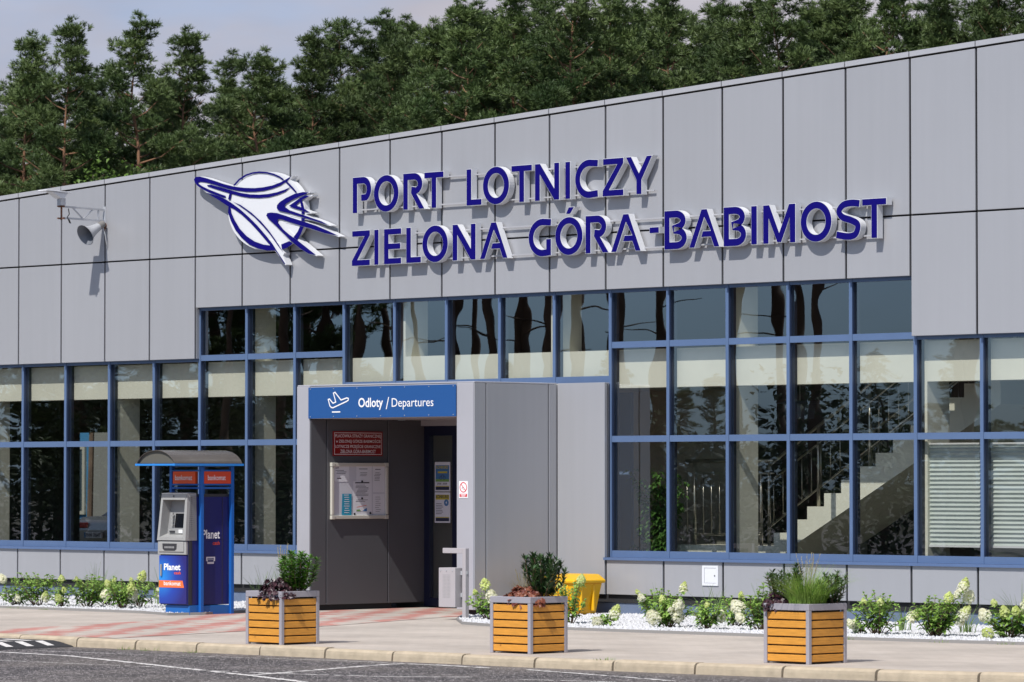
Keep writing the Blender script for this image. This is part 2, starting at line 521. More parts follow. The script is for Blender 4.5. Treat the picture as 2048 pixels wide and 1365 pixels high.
# ------------------------------------------------------------------ mesh builder
class MB:
    def __init__(s):
        s.v, s.f, s.mi, s.mats = [], [], [], []
        s.c = 0
        s.o = Vector((0, 0, 0))
    def use(s, m):
        if m not in s.mats:
            s.mats.append(m)
        s.c = s.mats.index(m)
        return s
    def add(s, vs, fs):
        b = len(s.v)
        s.v.extend([tuple(Vector(p) - s.o) for p in vs])
        s.f.extend([tuple(i + b for i in f) for f in fs])
        s.mi.extend([s.c] * len(fs))
    def raw(s, vs, fs):
        b = len(s.v)
        s.v.extend(vs)
        s.f.extend([tuple(i + b for i in f) for f in fs])
        s.mi.extend([s.c] * len(fs))
    def box(s, x0, y0, z0, x1, y1, z1):
        s.add([(x0, y0, z0), (x1, y0, z0), (x1, y1, z0), (x0, y1, z0), (x0, y0, z1), (x1, y0, z1), (x1, y1, z1), (x0, y1, z1)],
              [(0, 3, 2, 1), (4, 5, 6, 7), (0, 1, 5, 4), (1, 2, 6, 5), (2, 3, 7, 6), (3, 0, 4, 7)])
    def quad(s, a, b, c, d):
        s.add([a, b, c, d], [(0, 1, 2, 3)])
    def bar(s, a, b, w, h=None, up=(0, 0, 1)):
        h = h or w
        a, b = Vector(a), Vector(b)
        d = (b - a).normalized()
        u = Vector(up)
        if abs(d.dot(u)) > .98:
            u = Vector((0, 1, 0))
        x = d.cross(u).normalized() * (w / 2)
        y = x.cross(d).normalized() * (h / 2)
        vs = [a - x - y, a + x - y, a + x + y, a - x + y, b - x - y, b + x - y, b + x + y, b - x + y]
        s.add(vs, [(0, 3, 2, 1), (4, 5, 6, 7), (0, 1, 5, 4), (1, 2, 6, 5), (2, 3, 7, 6), (3, 0, 4, 7)])
    def tube(s, pts, r, n=8, caps=True):
        pts = [Vector(p) for p in pts]
        rr = r if isinstance(r, (list, tuple)) else [r] * len(pts)
        vs, fs = [], []
        px = None
        for i, p in enumerate(pts):
            d = (pts[min(i + 1, len(pts) - 1)] - pts[max(i - 1, 0)])
            d = d.normalized() if d.length > 1e-9 else Vector((0, 0, 1))
            if px is None:
                u = Vector((0, 0, 1)) if abs(d.z) < .9 else Vector((1, 0, 0))
                px = d.cross(u).normalized()
            else:
                px = (px - d * px.dot(d)).normalized()
            py = d.cross(px)
            for k in range(n):
                a = 2 * math.pi * k / n
                vs.append(p + (px * math.cos(a) + py * math.sin(a)) * rr[i])
        for i in range(len(pts) - 1):
            for k in range(n):
                k2 = (k + 1) % n
                fs.append((i * n + k, i * n + k2, (i + 1) * n + k2, (i + 1) * n + k))
        if caps:
            fs.append(tuple(reversed(range(n))))
            fs.append(tuple(range((len(pts) - 1) * n, len(pts) * n)))
        s.add(vs, fs)
    def prism(s, outer, holes, y0, y1, xf, front_only=False):
        """2D outline (u,v) extruded between depths y0 (front) and y1 (back); xf(u,v,d) gives the point"""
        loops = [outer] + list(holes)
        flat = [p for lp in loops for p in lp]
        tris = tessellate_polygon([[Vector((p[0], p[1], 0)) for p in lp] for lp in loops])
        n = len(flat)
        vs = [xf(p[0], p[1], y0) for p in flat]
        fs = [tuple(t) for t in tris]
        if not front_only:
            vs += [xf(p[0], p[1], y1) for p in flat]
            fs += [tuple(i + n for i in reversed(t)) for t in tris]
            k = 0
            for lp in loops:
                m = len(lp)
                for i in range(m):
                    j = (i + 1) % m
                    fs.append((k + i, k + j, n + k + j, n + k + i))
                k += m
        s.add(vs, fs)
    def build(s, name, m=None, parent=None, smooth=False, bevel=0, seg=2):
        me = bpy.data.meshes.new(name)
        me.from_pydata(s.v, [], s.f)
        if m is not None:
            ms = [m] if not s.mats else s.mats
        else:
            ms = s.mats
        for k in ms:
            me.materials.append(k)
        if len(ms) > 1:
            me.polygons.foreach_set('material_index', s.mi)
        if smooth:
            me.polygons.foreach_set('use_smooth', [True] * len(me.polygons))
        me.update()
        o = bpy.data.objects.new(name, me)
        COL.objects.link(o)
        if parent is not None:
            o.parent = parent
        if bevel:
            bv = o.modifiers.new('bevel', 'BEVEL')
            bv.width = bevel
            bv.segments = seg
            bv.limit_method = 'ANGLE'
        return o

def thing(name, label, cat, loc=(0, 0, 0), group=None, rz=0):
    o = bpy.data.objects.new(name, None)
    o.empty_display_size = .2
    COL.objects.link(o)
    o.location = loc
    o.rotation_euler = (0, 0, rz)
    o['label'] = label
    o['category'] = cat
    if group:
        o['group'] = group
    return o

def tag(o, label, cat, group=None):
    o['label'] = label
    o['category'] = cat
    if group:
        o['group'] = group
    return o

def struct(o, kind='structure'):
    o['kind'] = kind
    return o

def mb(root=None):
    b = MB()
    if root is not None:
        b.o = Vector(root.location)
    return b

def copy_tree(o, parent=None):
    c = o.copy()
    COL.objects.link(c)
    if parent is not None:
        c.parent = parent
    for ch in list(o.children):
        copy_tree(ch, c)
    return c

def text(parent, s, origin, ux, uz, width, height, m, bold=0.0, name='lettering'):
    """flat lettering: bounding box starts at origin, spans width along ux and height along uz"""
    cu = bpy.data.curves.new('t', 'FONT')
    cu.body = s
    cu.offset = bold
    cu.resolution_u = 3
    ob = bpy.data.objects.new('t', cu)
    COL.objects.link(ob)
    dg = bpy.context.evaluated_depsgraph_get()
    me0 = bpy.data.meshes.new_from_object(ob.evaluated_get(dg))
    vs = [v.co.copy() for v in me0.vertices]
    fs = [tuple(p.vertices) for p in me0.polygons]
    bpy.data.objects.remove(ob)
    bpy.data.meshes.remove(me0)
    x0, x1 = min(v.x for v in vs), max(v.x for v in vs)
    y0, y1 = min(v.y for v in vs), max(v.y for v in vs)
    ux, uz, origin = Vector(ux), Vector(uz), Vector(origin)
    b = MB()
    b.o = Vector(parent.matrix_world.translation) if parent is not None and parent.parent is None else Vector((0, 0, 0))
    if parent is not None:
        b.o = Vector(parent.location) if parent.parent is None else Vector(parent.parent.location)
    b.add([origin + ux * ((v.x - x0) / (x1 - x0) * width) + uz * ((v.y - y0) / (y1 - y0) * height) for v in vs], fs)
    return b.build(name, m, parent)

FRONT = lambda u, v, d: (u, d, v)              # drawing plane = facade plane
SIDE = lambda x0: (lambda u, v, d: (x0 - d, u, v))   # wall facing +X, u runs along +Y

# measured outlines (metres, facade plane) and tree positions
LINE1 = [('P', 7.414, 7.776), ('O', 7.831, 8.311), ('R', 8.404, 8.81), ('T', 8.81, 9.173), ('L', 9.61, 9.887), ('O', 9.916, 10.397), ('T', 10.444, 10.814), ('N', 10.873, 11.307), ('I', 11.421, 11.503), ('C', 11.594, 11.995), ('Z', 12.081, 12.441), ('Y', 12.488, 12.935)]
LINE2 = [('Z', 7.397, 7.752), ('I', 7.841, 7.921), ('E', 8.031, 8.362), ('L', 8.463, 8.743), ('O', 8.773, 9.255), ('N', 9.348, 9.777), ('A', 9.861, 10.369), ('G', 10.756, 11.161), ('Ó', 11.238, 11.723), ('R', 11.779, 12.182), ('A', 12.23, 12.739), ('-', 12.896, 13.052), ('B', 13.149, 13.527), ('A', 13.568, 14.072), ('B', 14.146, 14.514), ('I', 14.6, 14.69), ('M', 14.795, 15.313), ('O', 15.401, 15.889), ('S', 15.959, 16.345), ('T', 16.372, 16.744)]
LOGO={
 'swoosh':[(4.142,5.936),(4.176,5.965),(4.261,5.965),(4.384,5.939),(4.591,5.884),(4.778,5.833),(4.983,5.788),(5.205,5.759),(5.426,5.744),(5.609,5.747),(5.791,5.763),(5.954,5.796),(6.081,5.836),(6.192,5.877),(6.09,5.817),(5.954,5.764),(5.791,5.729),(5.609,5.708),(5.426,5.704),(5.242,5.714),(5.057,5.739),(4.909,5.767),(4.722,5.811),(4.535,5.858),(4.365,5.891),(4.28,5.901),(4.233,5.898),(4.218,5.882),(4.243,5.86),(4.309,5.828),(4.441,5.778),(4.573,5.737),(4.722,5.691),(4.807,5.668),(4.812,5.652),(4.76,5.659),(4.61,5.699),(4.46,5.745),(4.309,5.8),(4.215,5.848),(4.158,5.894)],
 'swoosh2':[(4.426,5.838),(4.497,5.84),(4.685,5.797),(4.909,5.743),(5.131,5.693),(5.316,5.664),(5.518,5.649),(5.7,5.649),(5.882,5.664),(6.045,5.692),(6.18,5.726),(6.054,5.674),(5.9,5.639),(5.719,5.615),(5.518,5.613),(5.316,5.627),(5.131,5.655),(4.927,5.703),(4.722,5.752),(4.554,5.795),(4.441,5.828)],
 'bandA':[(4.4,5.746),(4.685,5.662),(4.816,5.618),(4.946,5.557),(5.132,5.457),(5.317,5.338),(5.482,5.221),(5.647,5.086),(5.793,4.959),(5.866,4.877),(5.948,4.79),(6.062,4.67),(6.039,4.686),(5.939,4.798),(5.848,4.882),(5.766,4.938),(5.684,5.006),(5.519,5.141),(5.335,5.282),(5.151,5.403),(5.002,5.481),(4.854,5.537),(4.685,5.619),(4.535,5.685)],
 'bandB':[(4.956,5.596),(5.132,5.524),(5.353,5.41),(5.555,5.279),(5.72,5.144),(5.848,5.018),(5.92,4.942),(5.975,4.879),(6.026,4.829),(5.948,4.905),(5.866,4.986),(5.757,5.094),(5.61,5.216),(5.427,5.352),(5.243,5.458),(5.058,5.552)],
 'arc_low':[(4.882,5.517),(4.872,5.438),(4.929,5.325),(5.022,5.198),(5.152,5.083),(5.318,4.978),(5.502,4.916),(5.684,4.881),(5.848,4.875),(5.793,4.932),(5.611,4.954),(5.428,5.004),(5.262,5.084),(5.114,5.194),(5.003,5.322),(4.928,5.435),(4.913,5.5)],
 'arc_low2':[(5.984,4.942),(6.146,4.981),(6.206,4.949),(6.101,4.904),(6.002,4.881)],
 'arc_right':[(6.37,5.177),(6.433,5.164),(6.38,5.08),(6.308,5.001),(6.241,5.037),(6.317,5.101)],
 'arc_top':[(4.986,5.813),(5.094,5.887),(5.241,5.944),(5.388,5.967),(5.517,5.971),(5.681,5.956),(5.827,5.924),(5.945,5.883),(6.023,5.842),(6.012,5.837),(5.936,5.875),(5.818,5.915),(5.681,5.946),(5.517,5.961),(5.388,5.956),(5.25,5.932),(5.108,5.877),(5.012,5.808)],
 'arc_top2':[(6.081,5.815),(6.144,5.772),(6.216,5.717),(6.29,5.653),(6.279,5.649),(6.2,5.709),(6.128,5.764),(6.07,5.807)],
 'arc_left':[(4.907,5.706),(4.94,5.7),(4.916,5.617),(4.877,5.627)],
 'sq1':[(6.406,5.377),(6.452,5.373),(6.449,5.35),(6.4,5.356)],
 'sq2':[(6.402,5.286),(6.46,5.28),(6.456,5.255),(6.399,5.261)],
 'wing1':[(6.539,5.635),(6.423,5.641),(6.261,5.625),(6.081,5.576),(5.955,5.527),(5.901,5.488),(5.897,5.451),(5.946,5.415),(6.118,5.381),(6.424,5.307),(6.691,5.241),(6.966,5.169),(6.798,5.224),(6.567,5.288),(6.334,5.353),(6.154,5.403),(6.064,5.45),(6.042,5.481),(6.082,5.509),(6.208,5.552),(6.351,5.593),(6.477,5.619)],
 'wing_in':[(6.593,5.593),(6.477,5.593),(6.369,5.562),(6.244,5.508),(6.154,5.47),(6.262,5.434),(6.441,5.39),(6.584,5.359),(6.441,5.418),(6.316,5.454),(6.271,5.476),(6.352,5.515),(6.414,5.545),(6.512,5.579)],
 'bar':[(6.378,5.516),(6.411,5.518),(6.445,5.414),(6.402,5.43)],
 'tail':[(7.143,5.012),(6.869,5.071),(6.603,5.142),(6.424,5.186),(6.155,5.252),(5.992,5.299),(5.929,5.305),(5.898,5.282),(5.929,5.232),(6.029,5.143),(6.155,5.065),(6.335,4.973),(6.514,4.87),(6.692,4.769),(6.55,4.803),(6.389,4.875),(6.209,4.979),(6.029,5.107),(5.865,5.223),(5.72,5.32),(5.683,5.358),(5.701,5.385),(5.774,5.39),(5.901,5.376),(6.118,5.32),(6.424,5.24),(6.692,5.169),(6.94,5.086)],
}
LOGOBACK={
 'disc':[(6.45,5.386),(6.446,5.326),(6.431,5.267),(6.407,5.21),(6.373,5.155),(6.331,5.104),(6.28,5.056),(6.222,5.014),(6.156,4.976),(6.084,4.944),(6.007,4.917),(5.925,4.897),(5.839,4.884),(5.752,4.877),(5.663,4.877),(5.573,4.884),(5.485,4.898),(5.398,4.918),(5.315,4.945),(5.236,4.978),(5.162,5.016),(5.095,5.06),(5.034,5.109),(4.981,5.161),(4.937,5.217),(4.902,5.276),(4.876,5.336),(4.861,5.398),(4.856,5.459),(4.861,5.521),(4.876,5.581),(4.901,5.639),(4.935,5.695),(4.979,5.747),(5.032,5.794),(5.092,5.837),(5.159,5.875),(5.233,5.907),(5.312,5.932),(5.395,5.951),(5.481,5.964),(5.57,5.969),(5.659,5.968),(5.749,5.96),(5.836,5.945),(5.922,5.924),(6.004,5.896),(6.082,5.863),(6.154,5.824),(6.22,5.78),(6.279,5.731),(6.33,5.679),(6.372,5.624),(6.406,5.567),(6.43,5.507),(6.445,5.447)],
 'nose':[(4.129,5.933),(4.161,5.971),(4.252,5.975),(4.422,5.942),(4.61,5.891),(4.797,5.841),(4.983,5.8),(5.242,5.69),(5.095,5.477),(4.85,5.53),(4.685,5.606),(4.517,5.686),(4.385,5.744),(4.252,5.815),(4.148,5.882)],
 'top':[(5.791,5.82),(5.972,5.817),(6.081,5.844),(6.203,5.881),(6.135,5.821),(6.009,5.761)],
 'wtip':[(6.118,5.526),(6.243,5.634),(6.414,5.649),(6.555,5.642),(6.548,5.63),(6.441,5.611),(6.605,5.6),(6.602,5.584),(6.512,5.569),(6.423,5.533),(6.334,5.443),(6.599,5.359),(6.591,5.351),(6.334,5.323)],
 'w1':[(6.154,5.427),(6.424,5.355),(6.567,5.3),(6.798,5.235),(6.989,5.166),(6.966,5.158),(6.656,5.229),(6.154,5.331)],
 'w2':[(6.064,5.335),(6.424,5.25),(6.692,5.181),(6.94,5.1),(7.165,5.011),(7.146,5.0),(6.869,5.057),(6.388,5.176),(6.064,5.238)],
 'w3':[(6.119,5.151),(6.371,4.978),(6.532,4.881),(6.717,4.768),(6.696,4.759),(6.541,4.791),(6.38,4.863),(6.191,4.972),(6.011,5.083)],
 'w4':[(5.72,5.035),(5.939,4.965),(6.038,4.826),(6.011,4.793),(6.08,4.667),(6.059,4.659),(5.948,4.774),(5.839,4.87),(5.721,4.926)],
}
PINES_FRONT= [(-29.6, 21.6, 12.2), (-29.4, 23.3, 12.5), (-27.1, 22.8, 12.6), (-26.7, 24.6, 12.9), (-27.4, 26.7, 12.7), (-36.7, 35.8, 13.6), (-27.7, 29.2, 12.4), (-27.7, 30.7, 13.0), (-28.5, 32.7, 13.5), (-30.3, 35.1, 13.5), (-25.5, 31.4, 12.8), (-21.2, 28.7, 12.6), (-19.1, 27.9, 12.9), (-19.0, 29.4, 13.3), (-16.8, 28.8, 13.2), (-17.4, 31.1, 13.2), (-17.9, 33.4, 13.6), (-20.1, 36.9, 13.3), (-14.7, 32.3, 13.0), (-13.3, 32.3, 13.1), (-13.7, 34.7, 13.3), (-12.2, 34.9, 13.4), (-10.6, 35.0, 13.1), (-11.0, 37.4, 13.5), (-9.5, 37.5, 13.3)]
PINES_MID= [(-38.1, 28.1, 12.8), (-37.2, 29.1, 12.8), (-37.0, 31.3, 12.4), (-34.8, 30.7, 12.4), (-33.7, 31.5, 12.7), (-34.2, 34.4, 12.4), (-31.8, 34.0, 12.7), (-32.5, 36.4, 12.5), (-30.7, 36.8, 14.5), (-28.5, 36.5, 14.0), (-29.8, 39.5, 14.7), (-26.9, 38.8, 14.1), (-27.5, 41.5, 14.3), (-25.3, 41.1, 14.1), (-23.7, 41.2, 14.1), (-22.6, 41.7, 13.8), (-22.4, 43.2, 14.0), (-21.3, 44.6, 14.1), (-20.3, 46.0, 14.3), (-19.4, 46.2, 14.0), (-18.4, 47.4, 13.9)]
PINES_BACK= [(-45.9, 34.7, 13.1), (-48.5, 38.6, 13.9), (-44.6, 38.3, 13.6), (-41.9, 38.0, 13.3), (-45.2, 43.8, 13.6), (-39.0, 40.7, 13.0), (-41.9, 45.4, 13.5), (-39.7, 46.0, 15.6), (-36.1, 45.4, 15.6), (-35.9, 47.4, 15.9), (-32.6, 47.1, 15.5), (-35.5, 51.9, 16.2), (-30.8, 49.8, 15.6), (-29.7, 51.9, 15.6), (-28.7, 52.5, 15.8), (-26.6, 53.4, 15.6), (-29.6, 59.9, 16.3), (-27.5, 59.7, 16.0)]

# ================================================================== GROUND
XL, XR_ = -16.0, 30.0           # ends of the terminal
g = MB(); g.quad((-400, -400, -.14), (400, -400, -.14), (400, 400, -.14), (-400, 400, -.14))
struct(g.build('ground', M['earth']))

kerb_line = [(-30, -9.42), (-12, -9.42), (0, -9.42), (8, -9.42), (14, -9.42), (18, -9.42), (20.5, -9.40), (22.3, -9.28), (24, -9.06), (25.5, -8.72), (27, -8.25), (30, -7.1), (34, -5.4)]
def kerb_y(x):
    for (a, b), (c, d) in zip(kerb_line, kerb_line[1:]):
        if a <= x <= c:
            return b + (d - b) * (x - a) / (c - a)
    return kerb_line[-1][1]

g = MB()
g.add([(-70, -70, -.10), (60, -70, -.10)] + [(x, y + .05, -.10) for x, y in reversed(kerb_line)] + [(-70, -9.4, -.10)],
      [tuple(range(len(kerb_line) + 3))])
struct(g.build('road', M['asph']))
# pavement slab
g = MB()
top = [(x, y + .12, 0) for x, y in kerb_line] + [(34, .2, 0), (-30, .2, 0)]
g.prism([(p[0], p[1]) for p in top], [], 0.0, -.13, lambda u, v, d: (u, v, d))
struct(g.build('pavement', M['pave']))
# kerb of metre long stones with rounded noses
g = MB()
x = -29.97
rk = random.Random(3)
while x < 33:
    x2 = x + 1.0
    a, c = x + .012 + rk.uniform(0, .01), x2 - .008
    ya, yc = kerb_y(a) + rk.uniform(-.008, .008), kerb_y(c) + rk.uniform(-.008, .008)
    dz = rk.uniform(-.006, .006)
    prof = [(.14, .002), (.05, .002), (.022, -.006), (.006, -.022), (0, -.05), (-.006, -.14), (.14, -.14)]
    n = len(prof)
    vs = [(a, ya + p, q + dz) for p, q in prof] + [(c, yc + p, q + dz) for p, q in prof]
    fs = [(i, (i + 1) % n, n + (i + 1) % n, n + i) for i in range(n)] + [tuple(reversed(range(n))), tuple(range(n, 2 * n))]
    g.add(vs, fs)
    x = x2
struct(g.build('kerb', M['kerb']))
# dark joint filler behind the stones
g = MB()
for (a, b), (c, d) in zip(kerb_line, kerb_line[1:]):
    g.add([(a, b + .10, -.02), (c, d + .10, -.02), (c, d + .10, -.14), (a, b + .10, -.14)], [(0, 1, 2, 3)])
struct(g.build('kerb_bedding', M['soil']))
# red banded paving in front of the door
g = MB()
g.add([(8.1, 1.0, .004), (8.25, -3.4, .004), (9.6, -5.6, .004), (10.6, -8.6, .004), (11.3, -9.28, .004), (13.5, -9.28, .004), (13.0, -7.2, .004), (12.3, -4.9, .004), (11.1, -1.9, .004), (11.1, 1.0, .004)],
      [tuple(range(10))])
struct(g.build('entrance_paving', M['pave_red']))

def blades_on(mbd, x, y, z, n, h, spread, w=.006, lean=.5, rnd=random):
    for _ in range(n):
        a = rnd.uniform(0, 2 * math.pi)
        r0 = spread * math.sqrt(rnd.random())
        bx, by = x + r0 * math.cos(a), y + r0 * math.sin(a)
        a2 = a + rnd.uniform(-.6, .6)
        l = h * rnd.uniform(.55, 1.1)
        ln = lean * rnd.uniform(.2, 1.2)
        pts = []
        for k in range(5):
            t = k / 4
            out = l * ln * t * t
            pts.append((bx + out * math.cos(a2), by + out * math.sin(a2), z + l * t * (1 - .35 * ln * t)))
        px, py = -math.sin(a2 + .6), math.cos(a2 + .6)
        vs, fs = [], []
        for k, p in enumerate(pts):
            ww = w * (1 - .85 * k / 4)
            vs += [(p[0] - px * ww, p[1] - py * ww, p[2]), (p[0] + px * ww, p[1] + py * ww, p[2])]
        for k in range(4):
            fs.append((2 * k, 2 * k + 1, 2 * k + 3, 2 * k + 2))
        mbd.add(vs, fs)

# gravel beds: a sheet with loose chips on top
bed_left = [(-16, -3.62), (4, -3.62), (7.3, -3.70), (8.15, -3.98), (8.3, -3.5), (7.95, -2.4), (7.78, -1.4), (7.78, .1), (-16, .1)]
bed_right = [(11.2, -1.75), (12.1, -2.72), (13.1, -3.6), (14.1, -3.95), (16, -4.02), (19.4, -3.92), (22.5, -3.62), (27, -3.2), (27, .1), (11.2, .1)]
def inside(p, poly):
    c = False
    j = len(poly) - 1
    for i in range(len(poly)):
        if (poly[i][1] > p[1]) != (poly[j][1] > p[1]) and p[0] < (poly[j][0] - poly[i][0]) * (p[1] - poly[i][1]) / (poly[j][1] - poly[i][1]) + poly[i][0]:
            c = not c
        j = i
    return c
gp = MB()
rg = random.Random(8)
for poly in (bed_left, bed_right):
    gp.use(M['gravel']).prism(poly, [], .022, .0045, lambda u, v, d: (u, v, d))
gp.use(M['pebble'])
OCT = [(1, 0, 0), (0, 1, 0), (-1, 0, 0), (0, -1, 0), (0, 0, 1)]
OCF = [(0, 1, 4), (1, 2, 4), (2, 3, 4), (3, 0, 4)]
cnt = 0
while cnt < 23000:
    u = rg.random()
    if u < .35:
        poly, px, py = bed_left, rg.uniform(-1, 8.3), rg.uniform(-4.0, .05)
    else:
        poly, px, py = bed_right, rg.uniform(11.2, 24), rg.uniform(-4.05, .05)
    if not inside((px, py), poly):
        continue
    cnt += 1
    s = rg.uniform(.012, .028)
    a = rg.uniform(0, 3)
    ca, sa = math.cos(a), math.sin(a)
    tx, ty = rg.uniform(-.4, .4), rg.uniform(-.4, .4)
    gp.raw([(px + s * (q[0] * ca - q[1] * sa) + s * tx * q[2], py + s * (q[0] * sa + q[1] * ca) * .8 + s * ty * q[2], .02 + s * .9 * q[2]) for q in OCT], OCF)
o = gp.build('gravel', None)
o['kind'] = 'stuff'
# edging strip between gravel and paving
g = MB()
for poly, n in ((bed_left, 8), (bed_right, 8)):
    for i in range(n if poly is bed_left else 7):
        a, b = poly[i], poly[i + 1]
        if poly is bed_left and i > 5:
            break
        g.bar((a[0], a[1], .008), (b[0], b[1], .008), .03, .05)
struct(g.build('bed_edging', mat('grey_edging', (.25, .24, .23), .9)))

# pale chippings standing proud of the worn asphalt
g = MB()
rc = random.Random(12)
for i in range(17000):
    cx_, cy_ = rc.uniform(9.5, 27), rc.uniform(-15.5, -9.5)
    if cy_ > kerb_y(cx_) - .03:
        continue
    s = rc.uniform(.003, .009)
    a = rc.uniform(0, 3)
    ca, sa = math.cos(a), math.sin(a)
    g.use(M['chip_a'] if rc.random() < .4 else M['chip_b'])
    g.raw([(cx_ + s * (q[0] * ca - q[1] * sa), cy_ + s * (q[0] * sa + q[1] * ca), -.101 + s * 1.1 * q[2]) for q in OCT], OCF)
o = g.build('chippings', None)
o['kind'] = 'stuff'

# worn paint lines on the road (thin sheets, broken up along their length)
def paint_line(pts, w, keep=.9, seed=1):
    b = MB()
    rr = random.Random(seed)
    pts = [Vector((p[0], p[1], 0)) for p in pts]
    samples = []
    for a, c in zip(pts, pts[1:]):
        n = max(2, int((c - a).length / .07))
        for i in range(n):
            samples.append(a.lerp(c, i / n))
    samples.append(pts[-1])
    for p, q in zip(samples, samples[1:]):
        if rr.random() > keep:
            continue
        d = (q - p).normalized()
        nn = Vector((-d.y, d.x, 0))
        w1, w2 = w * rr.uniform(.5, 1.15), w * rr.uniform(.5, 1.15)
        e = rr.uniform(-.012, .012)
        b.add([p - nn * (w1 + e) + Vector((0, 0, -.096)), q - nn * (w2 + e) + Vector((0, 0, -.096)), q + nn * (w2 - e) + Vector((0, 0, -.096)), p + nn * (w1 - e) + Vector((0, 0, -.096))], [(0, 1, 2, 3)])
    return struct(b.build('road_marking', M['paint']))
paint_line([(12.6, -10.80), (13.5, -10.87), (14.7, -10.93), (15.6, -11.2), (16.7, -11.56), (18.0, -12.0), (19.3, -12.43), (20.6, -12.9)], .05, .97, 1)
paint_line([(13.4, -10.4), (15.2, -10.22), (16.5, -9.96), (17.5, -9.75), (18.5, -9.70)], .018, .85, 2)
paint_line([(19.25, -12.35), (18.95, -11.3), (18.72, -10.6), (18.55, -9.95), (18.6, -9.75), (19.1, -9.72), (19.8, -9.80)], .05, .95, 3)
paint_line([(20.3, -9.78), (21.2, -10.0), (22.0, -10.2), (22.8, -10.42)], .042, .93, 4)
paint_line([(14.9, -12.1), (16.3, -12.06), (17.6, -11.9)], .02, .8, 5)
paint_line([(18.2, -12.1), (19.4, -11.95), (20.4, -11.7), (21.0, -11.2)], .035, .8, 6)
paint_line([(21.6, -11.2), (22.6, -10.95), (23.3, -10.75)], .03, .7, 7)

# leaves and weeds along the gutter, kerb grass: counted as loose ground cover
g = MB()
rw = random.Random(5)
for x, y, h in [(14.0, -9.5, .05), (14.4, -9.5, .06), (15.1, -9.5, .045), (19.25, -3.98, .05), (19.4, -3.97, .05), (20.6, -3.9, .03), (21.4, -3.82, .04), (21.9, -3.75, .05), (4.6, -3.72, .03), (5.4, -3.75, .03), (21.0, -9.43, .035)]:
    blades_on(g, x, y, -.1 if y < -9.45 else .005, 26, h, .12, .003, .8, rw)
o = g.build('weeds', M['lawn_grass'])
o['kind'] = 'stuff'

# ================================================================== TERMINAL
T = thing('airport_terminal', 'long grey panelled terminal with blue framed windows and a rising roofline', 'building')
roof_z = lambda x: 5.953 + .0500 * x
GAPW = .0165
MIDZ = 4.857
HEAD_LO, HEAD_HI, SILL = 3.42, 4.137, .735

# --- upper cladding panels
g = MB()
def panel(b, x0, x1, zb0, zb1, zt0, zt1, y=0.0, t=.03):
    b.add([(x0, y, zb0), (x1, y, zb1), (x1, y, zt1), (x0, y, zt0), (x0, y + t, zb0), (x1, y + t, zb1), (x1, y + t, zt1), (x0, y + t, zt0)],
          [(0, 1, 2, 3), (5, 4, 7, 6), (0, 4, 5, 1), (1, 5, 6, 2), (2, 6, 7, 3), (3, 7, 4, 0)])
for k in range(int(XL), int(XR_)):
    a, c = k + GAPW, k + 1 - GAPW
    za, zc = roof_z(a) - .086, roof_z(c) - .086
    panel(g, a, c, MIDZ + .011, MIDZ + .011, za, zc)
    hb = HEAD_HI if 4 <= k < 17 else HEAD_LO
    panel(g, a, c, hb, hb, MIDZ - .011, MIDZ - .011)
for k in (4, 17):       # cheeks where the window head steps
    xx = k - .004 if k == 4 else k + .004
    g.box(xx - .004 if k == 4 else xx - .004, .031, HEAD_LO, xx + .004, .14, HEAD_HI)
g.build('upper_cladding', M['clad'], T, bevel=.004, seg=1)
# plinth panels
g = MB()
for k in range(int(XL), int(XR_)):
    if 8 <= k < 11:
        if k == 8:
            g.build('lower_cladding', M['clad'], T, bevel=.004, seg=1)
            g = MB()
        continue
    a, c = k + GAPW, k + 1 - GAPW
    if k == 7:
        c = 7.8
    if k == 11:
        pg = MB()
        panel(pg, 11.15, 12 - GAPW, .265, .265, 2.955, 2.955, -.004)
        pg.box(11.999 - GAPW, -.004, .735, 12.003 - GAPW + .001, .12, 2.955)
        pg.build('tall_panel', M['clad'], T, bevel=.004, seg=1)
        continue
    panel(g, a, c, .265, .265, .712, .712)
g.build('lower_cladding', M['clad'], T, bevel=.004, seg=1)
# coping
g = MB()
for k in range(int(XL), int(XR_)):
    a, c = k + .008, k + 1 - .008
    za, zc = roof_z(a), roof_z(c)
    g.add([(a, -.012, za - .062), (c, -.012, zc - .062), (c, -.012, zc), (a, -.012, za), (a, .4, za - .062), (c, .4, zc - .062), (c, .4, zc - .01), (a, .4, za - .01)],
          [(0, 1, 2, 3), (5, 4, 7, 6), (0, 4, 5, 1), (1, 5, 6, 2), (2, 6, 7, 3), (3, 7, 4, 0)])
g.build('coping', M['coping'], T)
# dark backing wall behind the joints
g = MB()
def back(x0, x1, z0, z1a, z1b):
    g.add([(x0, .045, z0), (x1, .045, z0), (x1, .045, z1b), (x0, .045, z1a)], [(0, 1, 2, 3)])
    g.add([(x0, .075, z0), (x1, .075, z0), (x1, .075, z1b), (x0, .075, z1a)], [(3, 2, 1, 0)])
    g.add([(x0, .045, z0), (x1, .045, z0), (x1, .075, z0), (x0, .075, z0)], [(3, 2, 1, 0)])
back(XL, 4, HEAD_LO + .004, roof_z(XL) - .03, roof_z(4) - .03)
back(4, 17, HEAD_HI + .004, roof_z(4) - .03, roof_z(17) - .03)
back(17, XR_, HEAD_LO + .004, roof_z(17) - .03, roof_z(XR_) - .03)
back(XL, 7.82, .16, .70, .70)
back(12, XR_, .16, .70, .70)
back(11.15, 12, .16, 2.94, 2.94)
g.build('backing_wall', M['gap'], T)
g = MB()
g.box(XL, .06, -.1, 7.82, .30, .238)
g.box(11.15, .06, -.1, XR_, .30, .238)
g.build('plinth', M['plinth'], T)
